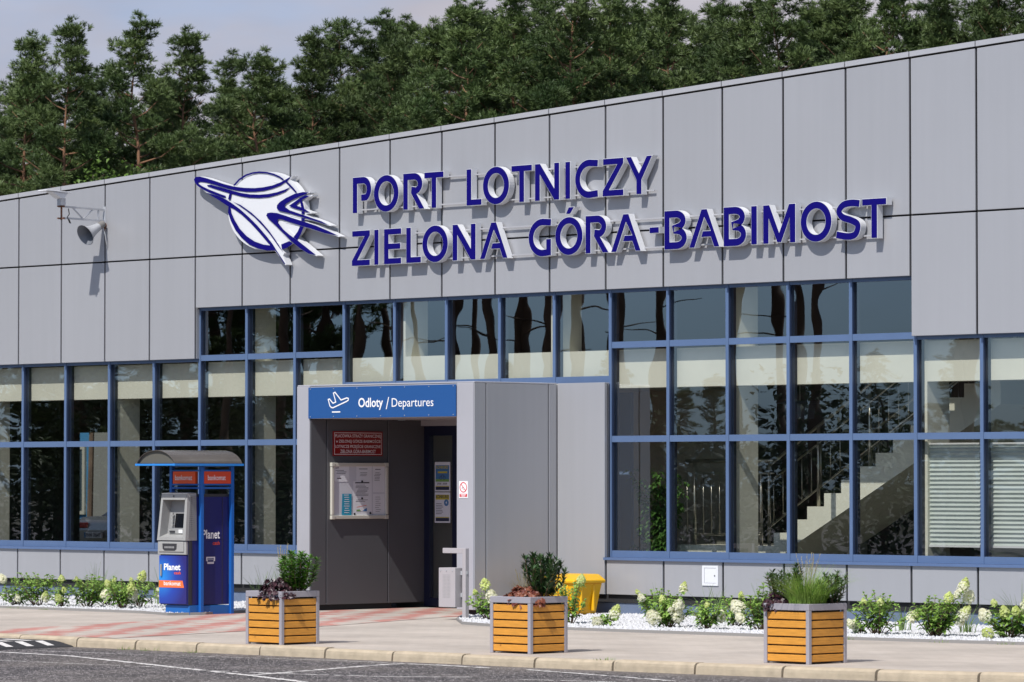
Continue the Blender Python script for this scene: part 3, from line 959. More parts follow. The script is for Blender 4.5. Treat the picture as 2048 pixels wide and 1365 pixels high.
# shell behind: roof, end walls, rear wall with a doorway, floor
g = MB()
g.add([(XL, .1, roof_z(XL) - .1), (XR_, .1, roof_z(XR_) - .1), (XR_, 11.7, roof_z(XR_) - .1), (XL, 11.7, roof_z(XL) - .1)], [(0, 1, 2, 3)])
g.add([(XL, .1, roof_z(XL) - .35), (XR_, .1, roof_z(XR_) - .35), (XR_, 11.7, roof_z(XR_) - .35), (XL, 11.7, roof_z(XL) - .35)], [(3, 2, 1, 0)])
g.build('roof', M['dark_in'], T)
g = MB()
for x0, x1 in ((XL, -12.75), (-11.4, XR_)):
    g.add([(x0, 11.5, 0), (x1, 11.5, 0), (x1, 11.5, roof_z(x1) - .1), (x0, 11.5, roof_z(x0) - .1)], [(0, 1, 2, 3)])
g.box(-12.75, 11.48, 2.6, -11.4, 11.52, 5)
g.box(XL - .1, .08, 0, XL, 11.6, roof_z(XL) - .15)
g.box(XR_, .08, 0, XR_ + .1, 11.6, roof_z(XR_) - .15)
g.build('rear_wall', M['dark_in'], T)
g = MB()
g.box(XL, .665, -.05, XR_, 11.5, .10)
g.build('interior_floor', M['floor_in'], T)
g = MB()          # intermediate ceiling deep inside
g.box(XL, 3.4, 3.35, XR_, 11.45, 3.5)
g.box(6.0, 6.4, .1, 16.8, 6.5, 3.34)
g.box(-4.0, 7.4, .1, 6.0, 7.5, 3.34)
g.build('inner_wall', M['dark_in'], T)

# --- structure seen through the glass
g = MB()
COLX = [-4.05, -1.03, 2.011, 4.979, 8.058, 10.948, 14.007, 17.058, 20.1]
edges = [XL] + [e for xr in COLX for e in (xr - .1515, xr + .0015)] + [XR_]
for x0, x1 in zip(edges[::2], edges[1::2]):
    g.box(x0, .235, 2.885, x1, .55, 3.37)
g.build('beam', M['cream'], T)
for i in range(9):
    xr = COLX[i]
    g = MB()
    g.box(xr - .15, .2345, .1, xr, .66, 5.4)
    g.build('column', M['cream'], T, bevel=.006, seg=1)

# --- windows: one frame per bay, its panes below it
def window(k, rails, z0, z1, x0=None, last=False, x1=None):
    a = k if x0 is None else x0
    e = k + 1 if x1 is None else x1
    f = MB()
    f.use(M['frame'])
    wm = .024
    f.box(a - wm, .085, z0, a + wm, .098, z1)            # mullion cap
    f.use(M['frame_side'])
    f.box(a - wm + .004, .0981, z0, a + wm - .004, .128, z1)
    f.use(M['frame'])
    if last:
        f.box(e - wm, .085, z0, e + wm, .098, z1)
    xa, xb = a + wm + .0005, e - wm - .0005
    for r in rails:
        f.box(xa, .092, r - .04, xb, .128, r + .04)
    f.box(xa, .092, z0, xb, .128, z0 + .085)
    f.box(xa, .092, z1 - .09, xb, .128, z1)
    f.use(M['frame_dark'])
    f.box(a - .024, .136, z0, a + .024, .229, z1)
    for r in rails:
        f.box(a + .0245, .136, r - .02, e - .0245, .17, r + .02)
    w = f.build('window', None, T)
    p = MB()
    p.quad((a, .132, z0), (e, .132, z0), (e, .132, z1), (a, .132, z1))
    p.build('pane', M['glass'], w)
    return w
for k in range(int(XL), 4):
    window(k, [2.235], SILL, HEAD_LO + .05)
for k in range(4, 7):
    window(k, [2.235, 3.43], SILL, HEAD_HI + .05)
for k in range(7, 12):
    window(k, [], 2.955, HEAD_HI + .05)
window(7, [2.235], SILL, 2.954, x1=7.8)
for k in range(12, 17):
    window(k, [2.235, 3.43], SILL, HEAD_HI + .05)
for k in range(17, int(XR_)):
    window(k, [2.235], SILL, HEAD_LO + .05, last=(k == int(XR_) - 1))
g = MB()
for x0, x1 in ((XL, 7.81), (11.99, XR_)):
    g.box(x0, -.035, .716, x1, .17, .733)
    g.box(x0, -.035, .700, x1, -.028, .7159)
g.build('window_sill', M['sill'], T)

# --- entrance porch
PX0, PX1, PY = 7.815, 11.14, -1.5
porch = MB()
porch.use(M['pillar'])
porch.box(PX0, PY, .08, 8.06, -.001, 2.94)                # left pier
porch.box(10.83, PY, .08, PX1 - .012, PY + .05, 2.94)      # right pier face
porch.box(10.83, PY + .05, .08, PX1 - .045, .6, 2.94)      # right pier core
porch.box(8.06, PY + .012, 2.515, 10.83, .6, 2.936)        # header and ceiling
porch.box(PX0, PY + .01, 2.9405, PX1, -.002, 2.96)         # roof sheet
o = porch.build('entrance_porch', None, T, bevel=.004, seg=1)
PORCH = o
g = MB()
for y0, y1 in ((PY + .012, -1.29), (-1.272, -.165), (-.147, -.006)):
    g.box(PX1 - .03, y0, .08, PX1, y1, 2.938)
g.build('side_panel', M['clad'], PORCH, bevel=.003, seg=1)
g = MB()
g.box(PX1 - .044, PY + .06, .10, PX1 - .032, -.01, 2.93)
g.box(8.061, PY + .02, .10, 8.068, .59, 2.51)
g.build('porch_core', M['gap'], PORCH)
g = MB()
g.box(PX0 + .1, PY + .1, 0, 8.05, -.01, .08)
g.build('porch_foot', M['gap'], PORCH)
g = MB()
g.box(10.85, PY + .1, 0, PX1 - .06, .55, .08)
g.build('porch_foot', M['gap'], PORCH)
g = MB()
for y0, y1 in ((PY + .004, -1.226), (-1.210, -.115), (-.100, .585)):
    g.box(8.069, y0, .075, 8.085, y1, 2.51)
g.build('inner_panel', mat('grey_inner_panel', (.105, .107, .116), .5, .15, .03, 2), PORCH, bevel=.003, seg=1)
# sliding door at the back of the porch
g = MB()
g.use(M['door_navy'])
g.box(8.085, .56, 2.31, 10.83, .64, 2.44)
g.box(8.085, .56, .02, 8.185, .64, 2.31)
for x in (8.63, 9.42, 10.1):
    g.box(x, .56, .02, x + .09, .64, 2.31)
g.box(10.74, .56, .02, 10.83, .64, 2.31)
for x0, x1 in ((8.185, 8.63), (8.72, 9.42), (9.51, 10.1), (10.19, 10.74)):
    g.box(x0, .56, .02, x1, .64, .13)
g.use(M['pillar'])
g.box(8.085, .50, 2.44, 10.83, .66, 2.514)
DOOR = g.build('door', None, PORCH)
g = MB()
g.quad((8.185, .60, .13), (10.74, .60, .13), (10.74, .60, 2.31), (8.185, .60, 2.31))
g.build('door_pane', M['glass'], PORCH)
g = MB()
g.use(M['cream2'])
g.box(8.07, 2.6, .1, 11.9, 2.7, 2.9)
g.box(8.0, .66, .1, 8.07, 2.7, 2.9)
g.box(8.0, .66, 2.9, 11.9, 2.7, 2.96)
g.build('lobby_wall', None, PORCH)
# blue-tinted lobby glazing seen behind the window right of the porch
g = MB()
g.use(mat('blue_grey_partition', (.10, .16, .27), .5))
g.box(11.02, 1.0, .1, 11.5, 1.05, 2.85)
g.use(M['frame_dark'])
g.box(10.96, .98, .1, 11.02, 1.06, 2.85)
g.build('lobby_partition', None, T)

# --- staircase behind the right-hand windows
ST = MB()
ST.use(M['cream'])
Y0, Y1 = 1.2, 2.5
prof = [(13.385, .12), (13.385, .885), (13.782, .885)]
x, z = 13.782, .885
for i in range(13):
    z += .1662
    prof.append((x, z))
    x += .2785
    prof.append((x, z))
xe = x
prof += [(xe, z - .42), (14.10, .885), (13.78, .66), (13.78, .12)]
ST.prism(prof, [], Y0, Y1, lambda u, v, d: (u, d, v))
ST.box(12.13, Y0, .12, 13.384, Y1 + 1.0, .883)
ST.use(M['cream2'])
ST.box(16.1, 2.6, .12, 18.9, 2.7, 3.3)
stairs = ST.build('staircase', None, T)
g = MB()
rail = lambda a, b, r=.018: g.tube([a, b], r, 8)
yr = Y0 + .05
slope = .1662 / .2785
# landing balustrade
for x in (12.39, 13.53, 13.665):
    rail((x, yr, .885), (x, yr, 1.95), .022)
rail((12.25, yr, 1.958), (13.75, yr, 1.958), .026)
rail((12.25, yr, 1.80), (13.75, yr, 1.80), .012)
rail((12.39, yr, 1.02), (13.53, yr, 1.02), .014)
for i in range(9):
    xx = 12.26 + i * .14
    rail((xx, yr, 1.02), (xx, yr, 1.80), .007)
# stair balustrade, both sides
for yy in (yr, Y1 - .08):
    zb = lambda x: .885 + .1662 + (x - 13.782) * slope
    xs0, xs1 = 13.66, 17.2
    g.tube([(xs0, yy, zb(xs0) + .92), (xs1, yy, zb(xs1) + .92)], .024, 8)
    g.tube([(xs0, yy, zb(xs0) + .70), (xs1, yy, zb(xs1) + .70)], .013, 6)
    g.tube([(xs0, yy, zb(xs0) + .14), (xs1, yy, zb(xs1) + .14)], .014, 6)
    for i in range(4):
        xx = 14.485 + i * .836
        rail((xx, yy, zb(xx) - .12), (xx, yy, zb(xx) + .92), .022)
    for i in range(22):
        xx = 13.74 + i * .157
        rail((xx, yy, zb(xx) + .14), (xx, yy, zb(xx) + .70), .007)
g.build('handrail', M['steel'], stairs, smooth=True)

# --- blinds
for i, (x0, x1) in enumerate(((16.915, 17.815), (17.925, 18.87), (18.95, 19.87), (19.96, 20.88))):
    t = thing('window_blind', 'pale pleated blind lowered in the ' + ('window right of the staircase' if i == 0 else 'window at the right edge, second from the staircase' if i == 1 else 'window beyond the right edge of the photo'), 'blind', (x0, .285, .93), 'pleated window blinds')
    b = mb(t)
    n = 46
    vs, fs = [], []
    for j in range(n + 1):
        zz = .945 + (2.135 - .945) * j / n
        yy = .285 + (.009 if j % 2 else -.012)
        vs += [(x0, yy, zz), (x1, yy, zz)]
    for j in range(n):
        fs.append((2 * j, 2 * j + 1, 2 * j + 3, 2 * j + 2))
    b.add(vs, fs)
    b.build('pleated_cloth', mat('pale_green_blind', (.52, .575, .565), .8), t)
    b = mb(t)
    b.box(x0, .27, .922, x1, .30, .944)
    b.box(x0, .27, 2.136, x1, .30, 2.155)
    b.build('rail', M['white'], t)

# --- pendant lamps inside
for i, (x, y, z, top) in enumerate(((11.25, 3.0, 2.54, 3.4), (12.66, 3.0, 2.72, 3.4))):
    t = thing('pendant_lamp', ('white pendant lamp hanging lower, left of the sunlit column' if i == 0 else 'white pendant lamp hanging higher, right of the sunlit column'), 'lamp', (x, y, z - .2), 'pendant lamps behind the glass')
    b = mb(t)
    b.use(mat('grey_lamp_housing', (.16, .20, .27), .5))
    n = 4
    hw = .33
    b.add([(x - hw, y - .25, z - .005), (x + hw, y - .25, z - .005), (x + hw, y + .25, z - .005), (x - hw, y + .25, z - .005), (x - .12, y - .1, z + .03), (x + .12, y - .1, z + .03), (x + .12, y + .1, z + .03), (x - .12, y + .1, z + .03)],
          [(0, 3, 2, 1), (4, 5, 6, 7), (0, 1, 5, 4), (1, 2, 6, 5), (2, 3, 7, 6), (3, 0, 4, 7)])
    b.build('lamp_shade', M['white'], t)
    b = mb(t)
    b.add([(x - .13, y - .13, z - .20), (x + .13, y - .13, z - .20), (x + .13, y + .13, z - .20), (x - .13, y + .13, z - .20), (x - .15, y - .15, z - .006), (x + .15, y - .15, z - .006), (x + .15, y + .15, z - .006), (x - .15, y + .15, z - .006)],
          [(0, 3, 2, 1), (4, 5, 6, 7), (0, 1, 5, 4), (1, 2, 6, 5), (2, 3, 7, 6), (3, 0, 4, 7)])
    b.build('housing', mat('grey_lamp_housing', (.16, .20, .27), .5), t)
    b = mb(t)
    b.tube([(x, y, z + .03), (x, y, top)], .006, 6)
    b.build('rod', M['steel'], t)

# ================================================================== FACADE SIGN
def area(p):
    return sum(p[i][0] * p[(i + 1) % len(p)][1] - p[(i + 1) % len(p)][0] * p[i][1] for i in range(len(p))) / 2
def offset_poly(p, e):
    """grow (e>0) a simple polygon by mitred offset"""
    q = []
    for a in p:
        if not q or (Vector(a) - Vector(q[-1])).length > 1e-4:
            q.append(a)
    if (Vector(q[0]) - Vector(q[-1])).length < 1e-4:
        q.pop()
    s = 1 if area(q) > 0 else -1
    out = []
    n = len(q)
    for i in range(n):
        a, b, c = Vector(q[i - 1]), Vector(q[i]), Vector(q[(i + 1) % n])
        d1, d2 = (b - a).normalized(), (c - b).normalized()
        n1, n2 = Vector((d1.y, -d1.x)) * s, Vector((d2.y, -d2.x)) * s
        m = n1 + n2
        if m.length < .3:
            m = n1
            k = e
        else:
            m.normalize()
            k = min(e / max(m.dot(n1), .35), 2.2 * e) if e > 0 else max(e / max(m.dot(n1), .35), 2.2 * e)
        out.append(tuple(b + m * k))
    return out
def stroke(pts, w):
    pts = [Vector(p) for p in pts]
    L, Rr = [], []
    n = len(pts)
    for i in range(n):
        d1 = (pts[i] - pts[i - 1]).normalized() if i > 0 else (pts[1] - pts[0]).normalized()
        d2 = (pts[i + 1] - pts[i]).normalized() if i < n - 1 else d1
        n1, n2 = Vector((-d1.y, d1.x)), Vector((-d2.y, d2.x))
        m = (n1 + n2)
        m = m.normalized() if m.length > .2 else n1
        k = (w / 2) / max(m.dot(n1), .5)
        L.append(tuple(pts[i] + m * k))
        Rr.append(tuple(pts[i] - m * k))
    return L + Rr[::-1]
def arc(cx, cy, rx, ry, a0, a1, n=18):
    return [(cx + rx * math.cos(R(a0 + (a1 - a0) * i / n)), cy + ry * math.sin(R(a0 + (a1 - a0) * i / n))) for i in range(n + 1)]
def smooth_line(P, n=7):
    out = []
    P = [Vector(p) for p in P]
    for i in range(len(P) - 1):
        p0, p1, p2, p3 = P[max(i - 1, 0)], P[i], P[i + 1], P[min(i + 2, len(P) - 1)]
        for k in range(n):
            t = k / n
            out.append(tuple(.5 * ((2 * p1) + (p2 - p0) * t + (2 * p0 - 5 * p1 + 4 * p2 - p3) * t * t + (3 * p1 - p0 - 3 * p2 + p3) * t ** 3)))
    out.append(tuple(P[-1]))
    return out

SW, SB = .086, .074
def glyph(ch, W, H):
    w, h = SW, SB
    rect = lambda x0, y0, x1, y1: ([(x0, y0), (x1, y0), (x1, y1), (x0, y1)], [])
    if ch == 'I':
        return [rect(0, 0, W, H)]
    if ch == '-':
        return [rect(0, .45 * H, W, .60 * H)]
    if ch == 'L':
        return [([(0, 0), (W, 0), (W, h), (w, h), (w, H), (0, H)], [])]
    if ch == 'T':
        c = W / 2
        return [([(c - w / 2, 0), (c + w / 2, 0), (c + w / 2, H - h), (W, H - h), (W, H), (0, H), (0, H - h), (c - w / 2, H - h)], [])]
    if ch == 'E':
        return [([(0, 0), (W, 0), (W, h), (w, h), (w, H * .5 - h / 2), (W * .95, H * .5 - h / 2), (W * .95, H * .5 + h / 2), (w, H * .5 + h / 2), (w, H - h), (W, H - h), (W, H), (0, H)], [])]
    if ch in 'OÓ':
        r = [(arc(W / 2, H / 2, W / 2, H / 2 + .008, 0, 360, 44)[:-1], [arc(W / 2, H / 2, W / 2 - w * 1.06, H / 2 - h, 0, 360, 44)[:-1]])]
        if ch == 'Ó':
            r.append(([(.40 * W, 1.11 * H), (.55 * W, 1.11 * H), (.69 * W, 1.285 * H), (.50 * W, 1.285 * H)], []))
        return r
    if ch == 'N':
        return [([(0, 0), (w, 0), (w, H * .72), (W - w * 1.02, 0), (W, 0), (W, H), (W - w, H), (W - w, H * .30), (w * 1.05, H), (0, H)], [])]
    if ch == 'M':
        c = W / 2
        return [([(0, 0), (w, 0), (w * 1.02, H * .66), (c - w * .36, .01), (c + w * .36, .01), (W - w * 1.02, H * .66), (W - w, 0), (W, 0), (W, H), (W - w * 1.15, H), (c, H * .26), (w * 1.15, H), (0, H)], [])]
    if ch == 'Z':
        return [([(0, 0), (W, 0), (W, h), (w * 1.22, h), (W, H * .86), (W, H), (.02 * W, H), (.02 * W, H - h), (W - w * 1.2, H - h), (0, H * .14)], [])]
    if ch == 'Y':
        c = W / 2
        return [([(c - w / 2, 0), (c + w / 2, 0), (c + w / 2, .38 * H), (W, H), (W - w * 1.02, H), (c, .55 * H), (w * 1.02, H), (0, H), (c - w / 2, .38 * H)], [])]
    if ch == 'A':
        c = W / 2
        lx = lambda y: y / H * (c - w * .52)
        return [([(0, 0), (w, 0), (c, .80 * H), (W * .80 - w * .46, .42 * H), (.455 * W, .42 * H), (.405 * W, .27 * H), (W - w - lx(.27 * H), .27 * H), (W - w, 0), (W, 0), (c + w * .52, H), (c - w * .52, H)], [])]
    if ch == 'C' or ch == 'G':
        cx = .62 * W
        pth = [(W, H - .60 * h), ] + arc(cx, H / 2, cx - w / 2, H / 2 - h / 2 + .004, 82, 278 if ch == 'C' else 270, 26)
        if ch == 'C':
            pth += [(W, .60 * h)]
            return [(stroke(pth, w * .97), [])]
        pth += [(W - w * .5, h * .56), (W - w * .5, .45 * H)]
        return [(stroke(pth, w * .97), [])]
    if ch == 'P':
        yb = .40 * H
        ry = (H - h / 2 - yb) / 2
        pth = [(w / 2, 0), (w / 2, H - h / 2), (.55 * W, H - h / 2)] + arc(.57 * W, yb + ry, W * .43 - w / 2, ry, 85, -62, 16) + [(.46 * W, yb + .012)]
        return [(stroke(pth, w), [])]
    if ch == 'R':
        yb = .50 * H
        ry = (H - h / 2 - yb) / 2
        W2 = W * .90
        pth = [(w / 2, 0), (w / 2, H - h / 2), (.52 * W2, H - h / 2)] + arc(.55 * W2, yb + ry, W2 * .45 - w / 2, ry, 85, -66, 16) + [(.38 * W, yb + .022)]
        return [(stroke(pth, w), []), ([(W - w * 1.18, 0), (W, 0), (.60 * W, .46 * H), (.40 * W, .50 * H), (.355 * W, .47 * H)], [])]
    if ch == 'B':
        ym = .50 * H
        W2 = W * .95
        r1 = (H - h / 2 - ym - .03) / 2
        up = [(.36 * W, ym + .012)] + [p for p in arc(.52 * W2, ym + .03 + r1, W2 * .48 - w / 2, r1, -72, 88, 14)] + [(.40 * W, H - h / 2), (w / 2, H - h / 2), (w / 2, h / 2), (.5 * W, h / 2)]
        r2 = (ym - .01 - h / 2) / 2
        lo = arc(.55 * W, h / 2 + r2, W * .45 - w / 2, r2, -88, 78, 14) + [(.36 * W, ym + .012)]
        pth = up + lo
        return [(stroke(pth[:-1] + [(.42 * W, ym - .004)], w), [])]
    if ch == 'S':
        pth = smooth_line([(W * .96, H - .62 * h), (W * .62, H - h * .46), (W * .30, H * .885), (w * .56, H * .73), (W * .27, H * .575), (W * .60, H * .49), (W - w * .62, H * .385), (W - w * .53, H * .25), (W * .76, H * .105), (W * .45, h * .46), (W * .02, h * .85)])
        return [(stroke(pth, w * .94), [])]

SG = thing('facade_lettering', 'two lines of deep blue raised capitals with white edges on the grey cladding', 'sign', (7.4, -.03, 4.6))
def letter(ch, x0, x1, zb, H):
    parts = glyph(ch, x1 - x0, H)
    b, f = mb(SG), mb(SG)
    for i, (o, hs) in enumerate(parts):
        e = .0055
        st = i * .0012
        xf = lambda u, v, d: (x0 + u, d, zb + v)
        b.prism(offset_poly(o, e), [offset_poly(h_, -e) for h_ in hs], -.130 - st, -.032 + st, xf)
        f.prism(o, hs, -.1335 - st, 0, xf, front_only=True)
    bo = b.build('letter', M['white'], SG)
    f.build('letter_face', M['sign_blue'], bo)
for ch, a, c in LINE1:
    letter(ch, a, c, 5.312, .473)
for ch, a, c in LINE2:
    letter(ch, a, c, 4.600, .468)
g = mb(SG)
for z, x0, x1 in ((5.72, 7.45, 12.9), (5.355, 7.45, 12.9), (5.00, 7.45, 16.55), (4.635, 7.45, 16.55)):
    g.box(x0, -.052, z - .009, x1, -.036, z + .009)
    k = x0 + .3
    while k < x1:
        g.box(k, -.037, z - .012, k + .03, -.001, z + .012)
        k += 1.1
g.build('mounting_rail', M['coping'], SG)

LG = thing('airport_emblem', 'white and deep blue raised emblem of a swooping aircraft over a disc', 'emblem', (5.6, -.03, 5.3))
xf = lambda u, v, d: (u, d, v)
g = mb(LG)
for i, (k, p) in enumerate(LOGOBACK.items()):
    g.prism(p, [], -.130 - .0011 * i, -.034 + .001 * i, xf)
LB = g.build('emblem_body', M['white'], LG)
for i, (k, p) in enumerate(LOGO.items()):
    g = mb(LG)
    g.prism(offset_poly(p, .006), [], -.1405 - .0006 * i, 0, xf, front_only=True)
    g.build('blue_stripe', M['sign_blue'], LB)

# ================================================================== PORCH SIGNS
DS = thing('departures_sign', 'blue departures sign with white take-off pictogram over the entrance', 'sign', (8.06, PY - .02, 2.52))
g = mb(DS)
g.box(8.058, PY - .018, 2.520, 10.832, PY - .004, 2.925)
g.build('panel', M['depart_blue'], DS)
yy = PY - .022
text(DS, 'Odloty', (9.026, yy, 2.617), (1, 0, 0), (0, 0, 1), .466, .160, M['lettering'], .018)
text(DS, '/', (9.545, yy, 2.625), (1, 0, 0), (0, 0, 1), .062, .155, M['lettering'], .0)
text(DS, 'Departures', (9.656, yy, 2.617), (1, 0, 0), (0, 0, 1), .772, .147, M['lettering'], .0)
ic = [(285, 250), (300, 243), (345, 295), (383, 280), (352, 170), (372, 160), (450, 255), (525, 228), (545, 235), (543, 255), (520, 270), (345, 350), (322, 345), (305, 325)]
icp = [(8.058 + (x - 20) / 1875 * 2.775, 2.925 - (y - (103 - (x - 20) * .0267)) / 385 * .405) for x, y in ic]
g = mb(DS)
g.prism(offset_poly(icp, .009), [offset_poly(icp, -.007)], yy, 0, xf, front_only=True)
g.box(8.52, yy, 2.592, 8.68, yy + .001, 2.608)
g.build('pictogram', M['lettering'], DS)
g = mb(DS)
for i in range(7):
    x = 8.10 + i * (2.69 / 6)
    for z in (2.542, 2.905):
        g.tube([(x, PY - .0235, z), (x, PY - .018, z)], .006, 8)
g.build('rivet', M['galv'], DS)

SP = SIDE(8.085)
RS = thing('border_guard_plate', 'dark red enamel plate with white capitals on the porch wall', 'sign', (8.085, -.66, 2.03))
g = mb(RS)
g.box(8.0855, -1.112, 2.032, 8.097, -.218, 2.358)
g.build('plate', M['red_sign'], RS)
g = mb(RS)
g.prism([(-1.092, 2.05), (-.238, 2.05), (-.238, 2.34), (-1.092, 2.34)], [[(-1.086, 2.056), (-.244, 2.056), (-.244, 2.334), (-1.086, 2.334)]], -.0135, 0, SIDE(8.085), front_only=True)
g.build('border_line', M['lettering'], RS)
sx = 8.0990
for s, a, w_, z, h_ in (('PLACÓWKA STRAŻY GRANICZNEJ', -1.075, .82, 2.264, .066), ('w ZIELONEJ GÓRZE-BABIMOŚCIE', -1.065, .81, 2.196, .062), ('LOTNICZE PRZEJŚCIE GRANICZNE', -1.075, .82, 2.126, .064), ('ZIELONA GÓRA-BABIMOST', -.985, .64, 2.068, .058)):
    text(RS, s, (sx, a, z), (0, 1, 0), (0, 0, 1), w_, h_, M['lettering'], .004)

NB = thing('notice_board', 'framed white notice board with pinned papers and a teal leaflet', 'notice board', (8.085, -.65, 1.2))
g = mb(NB)
g.box(8.0855, -1.13, 1.215, 8.10, -.155, 1.93)
g.build('board', M['board_back'], NB)
g = mb(NB)
for a, b_, z0, z1 in ((-1.155, -1.115, 1.255, 1.885), (-.175, -.135, 1.255, 1.885)):
    g.box(8.0855, a, z0, 8.125, b_, z1)
for z0, z1 in ((1.20, 1.245), (1.895, 1.94)):
    g.box(8.0855, -1.10, z0, 8.125, -.19, z1)
for a in (-1.16, -.19):
    for z in (1.195, 1.89):
        g.box(8.0855, a, z, 8.130, a + .055, z + .052)
g.build('frame', M['board_frame'], NB, bevel=.004)
def sheet(y0, y1, z0, z1, m, d=.0):
    b = mb(NB)
    b.quad((8.102 + d, y0, z0), (8.102 + d, y1, z0), (8.102 + d, y1, z1), (8.102 + d, y0, z1))
    return b.build('paper', m, NB)
def scribble(y0, y1, z0, z1, n, seed, h=.006, d=.002):
    rr = random.Random(seed)
    b = mb(NB)
    for i in range(n):
        z = z1 - (i + .5) * (z1 - z0) / n
        a, c = y0 + rr.uniform(0, .2) * (y1 - y0), y1 - rr.uniform(0, .35) * (y1 - y0)
        b.quad((8.102 + d, a, z - h / 2), (8.102 + d, c, z - h / 2), (8.102 + d, c, z + h / 2), (8.102 + d, a, z + h / 2))
    b.build('print', M['ink'], NB)
sheet(-1.095, -.83, 1.69, 1.895, M['paper'], .001)
text(NB, 'LOT', (8.1045, -1.075, 1.862), (0, 1, 0), (0, 0, 1), .06, .022, M['print_navy'], .02, 'print')
scribble(-1.08, -.86, 1.79, 1.85, 3, 1)
scribble(-1.08, -.92, 1.725, 1.745, 1, 2, .012)
sheet(-.70, -.42, 1.60, 1.895, M['paper'], .0005)
scribble(-.66, -.46, 1.85, 1.87, 1, 3, .008); scribble(-.64, -.50, 1.76, 1.82, 3, 4, .005)
sheet(-.40, -.19, 1.55, 1.895, M['paper'], .0005)
scribble(-.38, -.22, 1.84, 1.87, 1, 5, .009); scribble(-.38, -.24, 1.70, 1.82, 6, 6, .005)
sheet(-.76, -.42, 1.245, 1.70, M['paper'], .002)
scribble(-.74, -.45, 1.665, 1.69, 1, 7, .016, .003); scribble(-.72, -.46, 1.50, 1.655, 9, 8, .005, .003)
scribble(-.72, -.46, 1.42, 1.46, 2, 9, .005, .003)
sheet(-.40, -.19, 1.245, 1.53, M['paper'], .001)
scribble(-.37, -.25, 1.28, 1.50, 8, 10, .004)
b = mb(NB)
b.use(M['paper']); b.quad((8.1055, -.70, 1.30), (8.1055, -.51, 1.30), (8.1055, -.51, 1.385), (8.1055, -.70, 1.385))
b.use(M['print_green']); b.quad((8.1062, -.70, 1.30), (8.1062, -.62, 1.30), (8.1062, -.64, 1.325), (8.1062, -.70, 1.32))
b.use(M['print_blue']); b.quad((8.1062, -.59, 1.30), (8.1062, -.51, 1.30), (8.1062, -.51, 1.345), (8.1062, -.56, 1.325))
b.use(M['orange']); b.quad((8.1062, -.70, 1.350), (8.1062, -.52, 1.375), (8.1062, -.52, 1.381), (8.1062, -.70, 1.356))
b.build('map', None, NB)
b = mb(NB)
b.quad((8.106, -.965, 1.25), (8.106, -.79, 1.245), (8.106, -.785, 1.53), (8.106, -.955, 1.53))
b.build('leaflet', M['teal'], NB)
b = mb(NB)
rr = random.Random(21)
for i in range(9):
    z = 1.51 - i * .029
    a = -.93 + rr.uniform(0, .02)
    b.quad((8.1075, a, z), (8.1075, -.82 - rr.uniform(0, .03), z), (8.1075, -.82 - rr.uniform(0, .03), z + .009), (8.1075, a, z + .009))
b.build('leaflet_print', M['paper'], NB)
b = mb(NB)
for y, z in ((-.60, 1.695), (-.60, 1.47), (-.735, 1.265), (-.45, 1.275)):
    b.tube([(8.103, y, z), (8.113, y, z)], .014, 10)
b.build('magnet', M['black_rub'], NB)

for i, (z0, z1) in enumerate(((1.56, 1.955), (1.14, 1.548))):
    PS = thing('door_poster', 'upper door poster, blue and green with a small bicycle' if i == 0 else 'lower door poster, white and yellow with a blue disc', 'poster', (8.41, .59, z0), 'posters stuck on the door glass')
    H = z1 - z0
    X0, X1 = 8.262, 8.558
    g = mb(PS)
    g.box(X0, .590, z0, X1, .597, z1)
    g.build('sheet', M['paper'], PS)
    def patch(m, a, b_, c, d, k=0, name='print'):
        q = mb(PS)
        q.quad((X0 + a * .296, .5885 - k * .001, z0 + c * H), (X0 + b_ * .296, .5885 - k * .001, z0 + c * H), (X0 + b_ * .296, .5885 - k * .001, z0 + d * H), (X0 + a * .296, .5885 - k * .001, z0 + d * H))
        q.build(name, m, PS)
    if i == 0:
        patch(M['print_blue'], .06, .94, .42, .89)
        patch(M['print_green'], .06, .94, .33, .42)
        patch(M['print_yellow'], .20, .82, .62, .68, 1)
        patch(M['print_navy'], .06, .94, .05, .16)
        patch(M['print_yellow'], .06, .94, .165, .19)
        text(PS, 'KONKURS!', (X0 + .03, .586, z0 + .77 * H), (1, 0, 0), (0, 0, 1), .23, .04, M['print_yellow'], .02, 'print')
        text(PS, '27.05 - 30.09', (X0 + .05, .586, z0 + .23 * H), (1, 0, 0), (0, 0, 1), .19, .025, M['ink'], .02, 'print')
        q = mb(PS)
        for cx_ in (.12, .185):
            q.prism(arc(X0 + cx_, z0 + .46 * H, .026, .026, 0, 360, 18)[:-1], [arc(X0 + cx_, z0 + .46 * H, .020, .020, 0, 360, 18)[:-1]], .5865, 0, xf, front_only=True)
        q.prism(stroke([(X0 + .12, z0 + .46 * H), (X0 + .14, z0 + .56 * H), (X0 + .175, z0 + .56 * H), (X0 + .185, z0 + .46 * H)], .007), [], .5860, 0, xf, front_only=True)
        q.build('bicycle_drawing', M['ink'], PS)
    else:
        patch(M['print_yellow'], .06, .94, .76, .92)
        patch(M['print_navy'], .06, .94, .05, .16)
        patch(M['print_yellow'], .06, .94, .165, .19)
        text(PS, 'KONKURS!', (X0 + .025, .586, z0 + .80 * H), (1, 0, 0), (0, 0, 1), .245, .045, M['ink'], .02, 'print')
        q = mb(PS)
        q.prism(arc(X0 + .225, z0 + .66 * H, .045, .045, 0, 360, 24)[:-1], [], .5875, 0, xf, front_only=True)
        q.build('disc', M['print_blue'], PS)
        text(PS, '4', (X0 + .21, .586, z0 + .62 * H), (1, 0, 0), (0, 0, 1), .03, .035, M['paper'], .02, 'print')
        for j in range(7):
            patch(M['ink'], .08, .45 + .1 * (j % 3) / 2, .62 - j * .055, .635 - j * .055)

